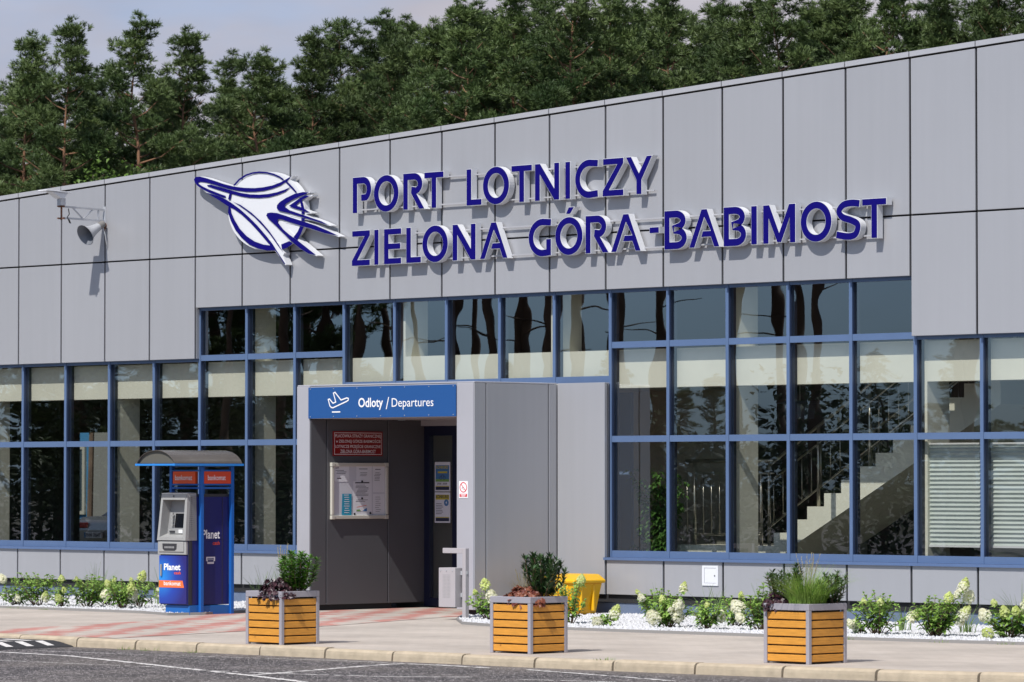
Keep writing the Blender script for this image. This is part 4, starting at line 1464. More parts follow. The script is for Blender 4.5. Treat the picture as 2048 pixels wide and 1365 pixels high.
NS = thing('no_smoking_sign', 'small white no smoking sign with a red ring on the right pier', 'sign', (10.957, PY - .001, 1.49))
g = mb(NS)
g.box(10.878, PY - .005, 1.488, 11.036, PY - .001, 1.70)
g.build('plate', M['lettering'], NS)
g = mb(NS)
g.prism(arc(10.957, 1.622, .066, .066, 0, 360, 30)[:-1], [arc(10.957, 1.622, .054, .054, 0, 360, 30)[:-1]], PY - .0065, 0, xf, front_only=True)
g.prism([(10.910, 1.662), (10.917, 1.669), (11.004, 1.582), (10.997, 1.575)], [], PY - .0070, 0, xf, front_only=True)
g.box(10.89, PY - .0065, 1.502, 11.024, PY - .006, 1.540)
g.build('red_ring', M['sign_red'], NS)
g = mb(NS)
g.prism([(10.93, 1.606), (10.955, 1.614), (10.952, 1.622), (10.927, 1.614)], [], PY - .006, 0, xf, front_only=True)
g.prism([(10.962, 1.59), (10.972, 1.60), (10.968, 1.604), (10.958, 1.594)], [], PY - .006, 0, xf, front_only=True)
g.build('cigarette', M['ink'], NS)
g = mb(NS)
g.box(10.91, PY - .0075, 1.523, 11.004, PY - .007, 1.532)
g.box(10.925, PY - .0075, 1.508, 10.989, PY - .007, 1.516)
g.build('print', M['lettering'], NS)

# ================================================================== WALL LAMP ARM AND HORN
LA = thing('lamp_bracket', 'white lattice arm with a floodlight reaching out from the cladding top left', 'wall lamp', (2.0, 0, 5.43))
g = mb(LA)
ax = 2.0
g.bar((ax, -.0, 5.612), (ax, -.76, 5.625), .026)
g.bar((ax, -.0, 5.452), (ax, -.76, 5.462), .026)
g.bar((ax, -.12, 5.46), (ax, -.12, 5.61), .018)
g.bar((ax, -.22, 5.61), (ax, -.40, 5.462), .018)
g.bar((ax, -.40, 5.462), (ax, -.60, 5.618), .018)
g.box(ax - .03, -.012, 5.42, ax + .03, 0, 5.66)
g.build('lattice_arm', M['galv'], LA)
g = mb(LA)
g.tube([(ax, -.80, 5.43), (ax, -.80, 5.74)], .014, 8)
for z in (5.455, 5.625):
    g.bar((ax - .06, -.80, z), (ax + .06, -.80, z), .03, .02)
    g.bar((ax, -.87, z), (ax, -.72, z), .025, .018)
g.build('clamp', M['rust'], LA)
g = mb(LA)
g.tube([(ax + .02, -.69, 5.60), (ax + .03, -.68, 5.52), (ax + .01, -.70, 5.48), (ax + .02, -.67, 5.40), (ax + .0, -.63, 5.39), (ax - .01, -.66, 5.46)], .007, 6)
g.build('cable', M['black_rub'], LA)
g = mb(LA)
hx = .10
vs = []
for x in (ax - hx, ax + hx):
    vs += [(x, -1.16, 5.835), (x, -.70, 5.815), (x, -.70, 5.832), (x, -1.14, 5.848)]
g.add(vs, [(0, 1, 2, 3), (7, 6, 5, 4), (0, 4, 5, 1), (1, 5, 6, 2), (2, 6, 7, 3), (3, 7, 4, 0)])
vs = []
for x, s in ((ax - .075, 1), (ax + .075, 1)):
    vs += [(x, -1.02, 5.825), (x, -.74, 5.816), (x, -.80, 5.745), (x, -.86, 5.735)]
g.add(vs, [(0, 1, 2, 3), (7, 6, 5, 4), (0, 4, 5, 1), (1, 5, 6, 2), (2, 6, 7, 3), (3, 7, 4, 0)])
g.build('floodlight', M['white'], LA, bevel=.004)
g = mb(LA)
g.box(ax - .045, -.845, 5.64, ax + .045, -.76, 5.742)
g.build('bracket_box', M['galv'], LA)

HN = thing('horn_loudspeaker', 'grey horn loudspeaker on a rusty bracket under the lattice arm', 'loudspeaker', (2.0, 0, 5.33))
hd = Vector((.0, -.87, -.47)).normalized()
h0 = Vector((2.03, -.10, 5.385))
prof = [(0, .05), (.07, .055), (.10, .058), (.15, .064), (.22, .078), (.29, .102), (.34, .130), (.372, .156), (.378, .160)]
g = mb(HN)
g.tube([h0 + hd * (t - .05) for t, r in prof[:3]], [r for t, r in prof[:3]], 16)
g.build('driver', mat('driver_housing', (.20, .19, .18), .6, .1), HN, smooth=False)
g = mb(HN)
g.use(M['horn_grey'])
outer = [h0 + hd * (t - .05) for t, r in prof[2:]]
g.tube(outer, [r for t, r in prof[2:]], 28, caps=False)
g.use(mat('shaded_horn_throat', (.16, .17, .19), .5)).tube([h0 + hd * (t - .05) for t, r in prof[:1:-1]], [r - .006 for t, r in prof[:1:-1]], 28, caps=False)  # inside of the bell coloured darker, shade put into the paint
g.build('horn_bell', None, HN, smooth=True)
g = mb(HN)
g.tube([h0 + hd * .02, h0 + hd * .17, h0 + hd * .20], [.03, .028, .012], 12)
g.build('phase_plug', M['horn_grey'], HN, smooth=True)
g = mb(HN)
g.box(1.985, -.16, 5.375, 2.045, 0, 5.40)
g.box(2.0, -.02, 5.30, 2.03, 0, 5.42)
g.build('bracket', M['rust'], HN)
g = mb(HN)
g.tube([(2.05, -.08, 5.38), (2.08, -.06, 5.25), (2.085, -.04, 5.12), (2.06, -.015, 5.05), (2.045, -.012, 5.2), (2.03, -.01, 5.33)], .006, 6)
g.build('cable', M['galv'], HN)

# ================================================================== HATCH, BIN, ASHTRAY POST
HT = thing('meter_hatch', 'small white meter hatch in the low cladding panels', 'hatch', (13.8, 0, .40))
g = mb(HT)
g.prism([(13.668, .408), (13.932, .408), (13.932, .655), (13.668, .655)], [[(13.70, .437), (13.90, .437), (13.90, .626), (13.70, .626)]], -.014, -.0005, xf)
g.build('frame', M['hatch'], HT, bevel=.002)
g = mb(HT)
g.box(13.704, -.010, .441, 13.896, -.001, .622)
d = g.build('door', M['hatch'], HT, bevel=.002)
g = mb(HT)
g.tube([(13.875, -.014, .53), (13.875, -.009, .53)], .009, 10)
g.build('lock', M['atm_dark'], d)

BN = thing('grit_bin', 'bright yellow lidded plastic grit bin beside the porch', 'bin', (11.85, -.48, 0))
g = mb(BN)
def loft_rect(b, rows):
    vs, fs = [], []
    for (x0, x1, y0, y1, z) in rows:
        vs += [(x0, y0, z), (x1, y0, z), (x1, y1, z), (x0, y1, z)]
    for i in range(len(rows) - 1):
        for k in range(4):
            k2 = (k + 1) % 4
            fs.append((i * 4 + k, i * 4 + k2, i * 4 + 4 + k2, i * 4 + 4 + k))
    fs.append((3, 2, 1, 0))
    m = 4 * (len(rows) - 1)
    fs.append((m, m + 1, m + 2, m + 3))
    b.add(vs, fs)
loft_rect(g, [(11.60, 12.10, -.68, -.28, .02), (11.56, 12.14, -.72, -.24, .30), (11.54, 12.16, -.74, -.22, .42)])
for x in (11.66, 11.85, 12.04):
    g.box(x - .02, -.755, .06, x + .02, -.70, .40)
for y in (-.6, -.38):
    g.box(12.12, y - .02, .06, 12.168, y + .02, .40)
g.build('tub', M['bin_yellow'], BN, bevel=.02, seg=3)
g = mb(BN)
loft_rect(g, [(11.52, 12.18, -.765, -.195, .415), (11.51, 12.19, -.775, -.185, .45), (11.53, 12.17, -.75, -.20, .47), (11.60, 12.12, -.58, -.24, .525), (11.64, 12.08, -.52, -.27, .53)])
g.build('lid', M['bin_yellow'], BN, bevel=.012, seg=3)

AP = thing('ashtray_post', 'pale grey bent steel post carrying a perforated litter box by the door', 'litter bin', (12.02, -2.5, 0))
g = mb(AP)
g.box(11.985, -2.53, 0, 12.045, -2.47, .878)
g.box(11.64, -2.53, .815, 11.9845, -2.47, .878)
g.build('post', M['ash'], AP, bevel=.004)
g = mb(AP)
g.box(11.665, -2.62, .155, 11.955, -2.40, .638)
box = g.build('litter_box', M['ash'], AP, bevel=.004)
g = mb(AP)
for i in range(6):
    for j in range(17):
        x, z = 11.745 + i * .0235, .275 + j * .0172
        g.prism(arc(x, z, .0058, .0058, 0, 360, 6)[:-1], [], -2.6215, 0, xf, front_only=True)
g.build('perforation', M['atm_grey2'], box)
g = mb(AP)
for x in (11.70, 11.80, 11.91):
    g.tube([(x, -2.626, .605), (x, -2.619, .605)], .009, 8)
g.box(11.957, -2.53, .28, 11.984, -2.48, .33)
g.box(11.957, -2.53, .55, 11.984, -2.48, .60)
g.box(12.046, -2.515, .56, 12.056, -2.49, .60)
g.build('fitting', M['galv'], AP)

# ================================================================== CASH MACHINE
AT = thing('cash_machine', 'blue free-standing cash machine under a smoked arched canopy', 'cash machine', (7.97, -3.4, 0))
AX0, AX1 = 7.70, 8.246
g = mb(AT)
g.box(7.78, -3.72, 0, 8.25, -3.50, .12)
g.box(7.72, -3.56, 0, 8.265, -3.02, .115)
g.build('base', M['atm_base'], AT, bevel=.004)
g = mb(AT)
g.box(AX0, -3.74, .125, AX1 - .004, -3.05, .944)
g.box(AX0, -3.597, .9441, AX1 - .004, -3.05, 1.50)
cab = g.build('cabinet', M['atm_navy'], AT, bevel=.004)
g = mb(AT)
g.box(AX0 + .005, -3.66, 1.50, AX1 - .01, -3.05, 1.535)
g.box(AX1 - .0035, -3.735, .125, AX1 + .002, -3.69, 1.02)
g.box(AX1 - .0035, -3.685, .125, AX1 + .001, -3.675, 1.50)
g.box(AX1 - .0035, -3.17, .125, AX1 + .0005, -3.165, 1.50)
g.build('dark_trim', M['atm_dark'], AT)
# lower door with its printed wrap
m, n, l, b = newmat('glow_wrap')
t = n.new('ShaderNodeTexCoord')
gr = n.new('ShaderNodeTexGradient'); gr.gradient_type = 'SPHERICAL'
mp = n.new('ShaderNodeMapping'); mp.inputs['Location'].default_value = (.46, .0, -.95); mp.inputs['Scale'].default_value = (2.0, 0, 2.0)
l.new(t.outputs['Object'], mp.inputs[0]); l.new(mp.outputs[0], gr.inputs[0])
c = n.new('ShaderNodeValToRGB')
c.color_ramp.elements[0].color = (.022, .02, .16, 1); c.color_ramp.elements[1].color = (.02, .27, .75, 1)
k = c.color_ramp.elements.new(.45); k.color = (.018, .06, .38, 1)
l.new(gr.outputs[0], c.inputs[0]); l.new(c.outputs[0], b.inputs['Base Color']); b.inputs['Roughness'].default_value = .35
g = mb(AT)
g.box(AX0 + .002, -3.762, .138, AX1 - .012, -3.7405, .752)
dr = g.build('door', m, AT, bevel=.003)
yd = -3.7645
text(AT, 'Planet', (7.80, yd, .565), (1, 0, 0), (0, 0, 1), .325, .085, M['lettering'], .03)
text(AT, 'cash', (8.00, yd, .515), (1, 0, 0), (0, 0, 1), .13, .038, M['orange'], .02)
g = mb(AT)
g.prism([(AX0 + .003, .345), (8.195, .345), (8.165, .435), (AX0 + .003, .435)], [], yd, 0, xf, front_only=True)
g.build('label_strip', mat('orange_strip', (.86, .17, .045), .45), AT)
text(AT, 'bankomat', (7.80, yd - .0015, .372), (1, 0, 0), (0, 0, 1), .33, .054, M['lettering'], .012)
g = mb(AT)
g.box(7.742, -3.785, .49, 7.770, -3.764, .64)
g.build('handle', M['atm_grey2'], AT, bevel=.006)
# dispenser drawer
g = mb(AT)
g.box(AX0 - .012, -3.775, .765, AX1 - .004, -3.7405, .935)
g.use(M['atm_grey'])
g.box(AX0 + .02, -3.788, .80, AX1 - .04, -3.7755, .925)
g.build('dispenser_drawer', M['atm_grey'], AT, bevel=.006)
g = mb(AT)
g.prism([(7.80, .905), (8.08, .905), (8.075, .84), (8.04, .815), (7.84, .815), (7.805, .84)], [], -3.7915, -3.785, xf)
d = g.build('cash_slot', M['atm_dark'], AT)
g = mb(AT)
for i in range(7):
    g.box(7.845 + i * .028, -3.795, .845, 7.866 + i * .028, -3.792, .870)
g.build('slot_guide', M['atm_grey2'], d)
# upper fascia: hood around a recess
g = mb(AT)
g.add([(AX0 - .008, -3.79, .945), (AX0 + .035, -3.79, .945), (AX0 + .06, -3.745, 1.49), (AX0 + .03, -3.745, 1.545), (AX0 - .008, -3.60, .945), (AX0 + .035, -3.60, .945), (AX0 + .06, -3.60, 1.49), (AX0 + .03, -3.60, 1.545)],
      [(0, 1, 2, 3), (7, 6, 5, 4), (0, 3, 7, 4), (1, 5, 6, 2), (0, 4, 5, 1), (2, 6, 7, 3)])
g.add([(AX1 - .055, -3.79, .945), (AX1 + .004, -3.79, .945), (AX1 - .01, -3.745, 1.545), (AX1 - .055, -3.745, 1.49), (AX1 - .055, -3.60, .945), (AX1 + .004, -3.60, .945), (AX1 - .01, -3.60, 1.545), (AX1 - .055, -3.60, 1.49)],
      [(0, 1, 2, 3), (7, 6, 5, 4), (0, 3, 7, 4), (1, 5, 6, 2), (0, 4, 5, 1), (2, 6, 7, 3)])
g.add([(AX0 + .0305, -3.748, 1.545), (AX1 - .0105, -3.748, 1.545), (AX1 - .0545, -3.752, 1.462), (AX0 + .0605, -3.752, 1.462), (AX0 + .0305, -3.60, 1.558), (AX1 - .0105, -3.60, 1.558), (AX1 - .0545, -3.60, 1.462), (AX0 + .0605, -3.60, 1.462)],
      [(0, 3, 2, 1), (0, 1, 5, 4), (2, 3, 7, 6), (4, 5, 6, 7)])
g.add([(AX0 + .0355, -3.788, .946), (AX1 - .0555, -3.788, .946), (AX1 - .0555, -3.788, .985), (AX0 + .0355, -3.788, .985), (AX0 + .0355, -3.66, .946), (AX1 - .0555, -3.66, .946), (AX1 - .0555, -3.66, 1.03), (AX0 + .0355, -3.66, 1.03)],
      [(0, 1, 2, 3), (3, 2, 6, 7), (0, 4, 5, 1)])
fas = g.build('fascia', M['atm_grey'], AT)
g = mb(AT)
g.quad((AX0 + .0355, -3.659, 1.03), (AX1 - .0555, -3.659, 1.03), (AX1 - .0555, -3.60, 1.47), (AX0 + .0355, -3.60, 1.47))
g.build('recess', M['atm_grey2'], fas)
g = mb(AT)
g.quad((7.87, -3.652, 1.105), (8.17, -3.652, 1.105), (8.17, -3.612, 1.37), (7.87, -3.612, 1.37))
g.build('screen', M['atm_screen'], fas)
g = mb(AT)
for i in range(4):
    z = 1.13 + i * .047
    g.box(7.832, -3.675, z, 7.862, -3.655, z + .026)
g.box(7.80, -3.69, 1.03, 8.17, -3.66, 1.085)
g.build('button', M['atm_grey'], fas)
g = mb(AT)
g.box(7.83, -3.70, 1.045, 7.93, -3.6905, 1.068)
g.box(8.12, -3.70, 1.04, 8.165, -3.6905, 1.075)
g.box(7.96, -3.752, 1.498, 7.985, -3.7475, 1.518)
g.build('card_slot', M['atm_dark'], fas)
g = mb(AT)
g.quad((8.0, -3.6915, 1.04), (8.075, -3.6915, 1.04), (8.075, -3.6915, 1.082), (8.0, -3.6915, 1.082))
g.build('sticker', M['lettering'], fas)
g = mb(AT)
for i in range(22):
    z = .985 + i * .0245
    g.box(AX1 + .0045 - .012 * (z - .945) / .6, -3.75 + .04 * (z - .945) / .6, z, AX1 + .014 - .012 * (z - .945) / .6, -3.61, z + .014)
g.build('grille', M['atm_grey2'], fas)
# frame posts and sign boxes
g = mb(AT)
for x, y in ((7.675, -3.57), (8.25, -3.57), (7.675, -3.06), (8.25, -3.06)):
    g.box(x, y, .0, x + .045, y + .05, 1.915)
for z0, z1 in ((1.60, 1.625), (1.645, 1.665), (1.825, 1.845), (1.885, 1.915)):
    g.box(7.7205, -3.567, z0, 8.2495, -3.527, z1)
    g.box(7.7205, -3.055, z0, 8.2495, -3.015, z1)
    for x in (7.678, 8.253):
        g.box(x, -3.5195, z0, x + .038, -3.0605, z1)
g.build('frame', M['atm_post'], AT, bevel=.003)
g = mb(AT)
g.box(7.745, -3.572, 1.668, 8.18, -3.53, 1.822)
s1 = g.build('sign_panel', M['orange'], AT)
s1['label'] = 'bright orange front panel'
text(AT, 'bankomat', (7.79, -3.5745, 1.712), (1, 0, 0), (0, 0, 1), .335, .066, M['lettering'], .004)
g = mb(AT)
g.box(8.255, -3.515, 1.668, 8.292, -3.065, 1.822)
s2 = g.build('sign_panel', M['orange2'], AT)
s2['label'] = 'darker orange side panel'
text(AT, 'bankomat', (8.2945, -3.455, 1.712), (0, 1, 0), (0, 0, 1), .30, .066, M['lettering'], .004)
# side wrap lettering
text(AT, 'Planet', (8.2465, -3.50, .965), (0, 1, 0), (0, 0, 1), .29, .115, M['lettering'], .02)
text(AT, 'cash', (8.2465, -3.33, .885), (0, 1, 0), (0, 0, 1), .118, .05, M['orange2'], .01)
g = mb(AT)
sd = SIDE(8.2465)
g.prism([(-3.44, .735), (-3.29, .735), (-3.29, .68), (-3.31, .68), (-3.31, .715), (-3.42, .715), (-3.42, .68), (-3.44, .68)], [], 0, 0, sd, front_only=True)
g.prism([(-3.42, .645), (-3.31, .645), (-3.31, .70), (-3.42, .70)], [[(-3.414, .670), (-3.316, .670), (-3.316, .694), (-3.414, .694)]], -.0005, 0, sd, front_only=True)
g.build('banknote_icon', mat('pale_print', (.6, .6, .65), .5), AT)
# canopy: barrel vault with blue eaves
g = mb(AT)
n = 20
def vault(rx0, rx1, zt, th):
    cx, hw = (rx0 + rx1) / 2, (rx1 - rx0) / 2
    out = []
    for i in range(n + 1):
        a = math.pi * i / n
        u = -math.cos(a)
        out.append((cx + u * hw, 1.925 + (zt - th) * math.sqrt(max(0, 1 - .92 * u * u)) - (zt - th) * .283))
    return out
top_, bot_ = vault(7.62, 8.36, .235, 0), vault(7.628, 8.352, .235, .012)
yA, yB = -4.07, -2.93
vs = []
for p in top_:
    vs += [(p[0], yA, p[1]), (p[0], yB, p[1])]
for p in bot_:
    vs += [(p[0], yA, p[1]), (p[0], yB, p[1])]
fs = []
for i in range(n):
    fs.append((2 * i, 2 * i + 2, 2 * i + 3, 2 * i + 1))
    k = 2 * (n + 1)
    fs.append((k + 2 * i, k + 2 * i + 1, k + 2 * i + 3, k + 2 * i + 2))
    for e in (0, 1):
        fs.append((2 * i + e, k + 2 * i + e, k + 2 * i + 2 + e, 2 * i + 2 + e) if e == 0 else (2 * i + e, 2 * i + 2 + e, k + 2 * i + 2 + e, k + 2 * i + e))
g.add(vs, fs)
can = g.build('canopy', M['smoked'], AT, smooth=False)
g = mb(AT)
g.box(7.60, yA - .01, 1.895, 7.635, yB + .01, 1.922)
g.box(8.345, yA - .01, 1.895, 8.38, yB + .01, 1.922)
g.box(7.635, yA - .008, 1.897, 8.345, yA + .02, 1.920)
g.box(7.635, yB - .02, 1.897, 8.345, yB + .008, 1.920)
g.build('eave_trim', mat('eave_blue', (.03, .24, .68), .35), can)
# end sheet closing the vault at the front
g = mb(AT)
pts = [(p[0], p[1] - .001) for p in bot_]
g.prism(pts, [], yA + .03, yA + .034, xf)
g.build('end_sheet', mat('smoked_end_sheet', (.12, .115, .095), .3), can)

# ================================================================== RUBBER RAMP
RP = thing('kerb_ramp', 'black rubber ramp with white stripes against the kerb', 'ramp', (12.2, -10.2, -.1))
g = mb(RP)
ya_, yb_ = -12.5, -9.47
secs = [(11.0, -.098), (11.3, -.035), (12.70, -.035), (12.82, -.05), (13.02, -.085), (13.05, -.098)]
vs = []
for x, z in secs:
    vs += [(x, ya_, z), (x, yb_, z)]
fs = [(2 * i, 2 * i + 2, 2 * i + 3, 2 * i + 1) for i in range(len(secs) - 1)]
fs.append(tuple(range(1, 2 * len(secs), 2)))
fs.append(tuple(reversed(range(0, 2 * len(secs), 2))))
g.add(vs, fs)
g.build('rubber_body', mat('black_rubber', (.02, .02, .022), .7, 0, .2, 30, .4, 90), RP)
g = mb(RP)
for i in range(6):
    y = -9.62 - i * .28
    g.add([(12.08, y, -.0315), (12.08, y - .13, -.0315), (12.66, y - .20, -.0315), (12.66, y - .08, -.0315)], [(0, 1, 2, 3)])
    g.add([(12.72, y - .02, -.0325), (12.72, y - .13, -.0325), (12.99, y - .17, -.0750), (12.99, y - .07, -.0750)], [(0, 1, 2, 3)])
g.build('stripe', M['paint'], RP)

# ================================================================== PLANTS
def leaf(b, p, d, L, w, rnd, fold=.25, droop=.2, m=None):
    """pointed leaf: two folded halves, six vertices"""
    d = Vector(d).normalized()
    u = Vector((rnd.uniform(-.4, .4), rnd.uniform(-.4, .4), 1))
    s = d.cross(u)
    if s.length < .05:
        s = d.cross(Vector((1, 0, 0)))
    s.normalize()
    nn = s.cross(d)
    p = Vector(p)
    mid = p + d * (L * .5) - nn * 0
    tip = p + d * L - Vector((0, 0, 1)) * (L * droop)
    a = p + d * (L * .42) + s * (w / 2) + nn * (w * fold)
    c = p + d * (L * .42) - s * (w / 2) + nn * (w * fold)
    b.add([p, a, tip, c, mid], [(0, 1, 4), (1, 2, 4), (2, 3, 4), (3, 0, 4)])

IR = Vector((math.sqrt(.5), math.sqrt(.5), 0))       # along the picture's width
def panicle(b, base, d, L, w, rnd, n=150):
    d = Vector(d).normalized()
    s = d.cross(Vector((.3, .2, 1))).normalized()
    q = d.cross(s)
    for i in range(n):
        t = rnd.random() ** .8
        r = w / 2 * (math.sin(math.pi * min(1, .18 + .82 * t)) ** .7 if t < .5 else (1 - (t - .5) ** 1.6 * 2.4)) * rnd.uniform(.75, 1.05)
        a = rnd.uniform(0, 2 * math.pi)
        o = (s * math.cos(a) + q * math.sin(a))
        c = Vector(base) + d * (L * t) + o * r
        nrm = (o + d * .3 + Vector((rnd.uniform(-.35, .35), rnd.uniform(-.55, .15), rnd.uniform(-.05, .75)))).normalized()
        e1 = nrm.cross(Vector((0, 0, 1)))
        if e1.length < .1:
            e1 = Vector((1, 0, 0))
        e1.normalize()
        e2 = nrm.cross(e1)
        sz = rnd.uniform(.010, .018)
        b.add([c + e1 * sz, c + e2 * sz, c - e1 * sz, c - e2 * sz], [(0, 1, 2, 3)])

def hydrangea(x, y, label, heads, foliage, seed, top=None):
    """heads: (dx, z, size, kind 0 white / 1 lime / 2 mixed); foliage: (dx0, dx1, height, number of stems)"""
    rnd = random.Random(seed)
    t = thing('hydrangea', label, 'shrub', (x, y, .02), 'flowering hydrangeas in the white gravel')
    st, lf, l2 = mb(t), mb(t), mb(t)
    hl = []
    base = Vector((x, y, .02))
    dx0, dx1, H, ns = foliage
    dx0, dx1, ns = dx0 * 1.2, dx1 * 1.2, int(ns * 1.3)
    ends = []
    for i in range(ns):
        f = (i + rnd.uniform(.1, .9)) / ns
        dx = dx0 + (dx1 - dx0) * f
        dep = rnd.uniform(-.18, .18)
        hh = H * (1 - .35 * abs(2 * f - 1) ** 2) * rnd.uniform(.70, 1.04)
        ends.append((dx, dep, hh, None))
    for dx, z, sz, kd in heads:
        ends.append((dx, rnd.uniform(-.2, -.02), z, (sz, kd)))
    IB = Vector((-IR.y, IR.x, 0))
    for dx, dep, hh, hd in ends:
        e = base + IR * dx + IB * dep + Vector((0, 0, max(.05, hh)))
        r0 = base + IR * (dx * .15) + IB * (dep * .2)
        mid = r0.lerp(e, .55) + Vector((rnd.uniform(-.03, .03), rnd.uniform(-.03, .03), .03))
        pts = [r0, mid, e]
        st.tube(pts, [.006, .0045, .003], 5, False)
        n = max(4, int((e - r0).length / .036))
        for j in range(n):
            tt = .18 + .82 * (j + rnd.uniform(0, 1)) / n
            p = (r0.lerp(mid, tt / .55) if tt < .55 else mid.lerp(e, (tt - .55) / .45))
            a = rnd.uniform(0, 2 * math.pi)
            for k in range(2 if rnd.random() < .85 else 3):
                aa = a + k * math.pi + rnd.uniform(-.4, .4)
                d = Vector((math.cos(aa), math.sin(aa), rnd.uniform(-.25, .55)))
                L = rnd.uniform(.060, .115) * (1.15 - .35 * tt)
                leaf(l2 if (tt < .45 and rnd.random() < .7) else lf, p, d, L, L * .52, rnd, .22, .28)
        if hd is None:
            for k in range(5):
                aa = rnd.uniform(0, 6.28)
                leaf(lf, e, (math.cos(aa) * .7, math.sin(aa) * .7, .9), rnd.uniform(.03, .055), .025, rnd)
        else:
            sz, kd = hd
            sz *= .88
            out = (e - base)
            d = Vector((out.x * .8, out.y * .8 - .05, .10 + hh * .9)).normalized()
            hb = mb(t)
            hl.append(hb)
            fw = lambda: hb.use(M['fl_white'])
            fg = lambda: hb.use(M['fl_green'])
            target = fw if kd == 0 else fg
            nf = int(260 * (sz / .14) ** 1.6)
            if kd == 2:
                panicle(fw(), e - d * sz * .5, d, sz * 1.05, sz * .95, rnd, int(nf * .6))
                panicle(fg(), e - d * sz * .2, d, sz * .95, sz * .72, rnd, int(nf * .5))
            else:
                panicle(target(), e - d * sz * .5, d, sz * 1.2, sz * 1.12, rnd, nf)
                if kd == 0:
                    panicle(fg(), e - d * sz * .1, d, sz * .75, sz * .6, rnd, int(nf * .18))
    st.build('stems', M['stem'], t)
    lf.build('foliage', M['hyd_leaf'], t)
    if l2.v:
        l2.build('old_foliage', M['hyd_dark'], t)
    for hb in hl:
        hb.build('flower_head', None, t)
    return t

H = hydrangea
# left bed -----------------------------------------------------------------
H(3.95, -3.10, 'hydrangea cut by the left edge of the photo, with one cream head low down', [(-.18, .36, .12, 0), (.02, .10, .10, 0)], (-.32, .18, .26, 7), 1)
H(4.35, -3.05, 'tallest leafy hydrangea of the left bed with one big cream head low at its right', [(.10, .12, .14, 2)], (-.36, .20, .48, 13), 2)
H(4.85, -3.05, 'hydrangea with three small lime heads, just left of the middle of the left bed', [(-.03, .12, .10, 1), (.03, .22, .08, 1), (.0, .37, .09, 1)], (-.18, .14, .30, 6), 3)
H(5.25, -2.95, 'spreading hydrangea in the left bed with a single cream head at its right side', [(.26, .17, .14, 0), (-.05, .30, .06, 1), (-.12, .38, .05, 1)], (-.22, .28, .42, 11), 4)
H(6.05, -3.0, 'hydrangea beside the cash machine with a wide cream head and a lime cone above', [(.13, .18, .17, 0), (.26, .42, .13, 1), (.13, .28, .11, 1), (-.18, .33, .09, 1)], (-.20, .16, .38, 10), 5)
H(7.15, -3.0, 'hydrangea half hidden behind the cash machine, one cream head showing', [(-.20, .23, .13, 0)], (-.28, .12, .34, 7), 6)
H(2.3, -2.6, 'small hydrangea at the back of the left bed near the blue plinth', [(.05, .22, .09, 1)], (-.2, .2, .28, 6), 7)
H(4.95, -2.35, 'leafy flowerless hydrangea at the back of the left bed, behind the lime heads', [(.1, .34, .06, 1)], (-.26, .26, .38, 9), 8)
H(5.75, -2.45, 'leafy flowerless hydrangea at the back of the left bed, in its middle', [(-.1, .36, .06, 1)], (-.24, .24, .36, 8), 9)
# right bed ----------------------------------------------------------------
H(12.45, -2.55, 'hydrangea half hidden behind the middle planter, lime cone above its left rim', [(-.03, .42, .13, 1), (.05, .28, .15, 0), (-.15, .33, .06, 1)], (-.25, .15, .30, 6), 10)
H(14.25, -2.95, 'tall thin hydrangea with drooping leaves in front of the yellow bin', [(.12, .52, .11, 1), (-.13, .46, .08, 1), (-.18, .10, .14, 0)], (-.15, .16, .50, 6), 11)
H(14.95, -3.15, 'low hydrangea right of the yellow bin with two cream heads near the ground', [(-.06, .05, .13, 0), (.15, .15, .17, 2)], (-.10, .16, .12, 5), 12)
H(14.75, -1.95, 'leafy hydrangea with few flowers between the yellow bin and the meter hatch', [(-.22, .30, .09, 0), (-.26, .36, .06, 1)], (-.22, .22, .40, 11), 13)
H(15.85, -3.0, 'hydrangea below the meter hatch carrying the most cream heads of the right bed', [(-.17, .12, .17, 0), (-.06, .32, .08, 1), (.18, .45, .12, 2), (.12, .25, .14, 0), (.11, .14, .15, 0), (.03, .20, .07, 0)], (-.16, .24, .30, 10), 14)
H(16.55, -3.1, 'hydrangea right of the meter hatch with one round cream head at its right', [(.15, .14, .13, 0), (0, .28, .06, 1)], (-.18, .18, .32, 9), 15)
H(16.2, -2.2, 'leafy hydrangea at the back of the bed, right of the meter hatch', [(.05, .36, .07, 1)], (-.24, .24, .36, 9), 22)
H(17.15, -2.85, 'bushy leafy hydrangea touching the right planter, with two cream heads on its left', [(-.26, .25, .17, 0), (-.24, .14, .11, 0)], (-.14, .30, .52, 13), 16)
H(18.75, -3.0, 'low hydrangea just right of the right planter with a cream head near the ground', [(-.05, .09, .13, 0), (-.13, .13, .08, 0)], (-.16, .08, .14, 4), 17)
H(18.95, -2.95, 'upright hydrangea next to the right planter, one cream head far out on its right', [(.02, .36, .07, 1), (.38, .20, .16, 2), (-.16, .36, .06, 1)], (-.26, .20, .47, 12), 18)
H(19.75, -2.95, 'tallest hydrangea of the right bed with a tall white cone and a bare leafy shoot', [(.30, .54, .16, 2), (.24, .46, .09, 0), (.36, .42, .14, 0), (.14, .42, .11, 1), (.31, .25, .16, 2), (.27, .16, .10, 0)], (-.22, .22, .44, 16), 19)
H(20.60, -2.75, 'wide hydrangea near the right edge, crowned by two big lime and cream cones', [(-.27, .25, .14, 0), (-.05, .28, .12, 1), (-.16, .38, .07, 1), (.20, .36, .19, 2), (.24, .45, .15, 1), (.36, .33, .17, 1), (-.24, .06, .12, 1), (.28, .04, .10, 1), (.06, .30, .09, 1)], (-.26, .36, .32, 15), 20)
H(21.45, -2.6, 'hydrangea at the right edge of the photo, mostly cut off', [(-.1, .33, .13, 0), (.1, .2, .14, 2)], (-.22, .22, .36, 9), 21)

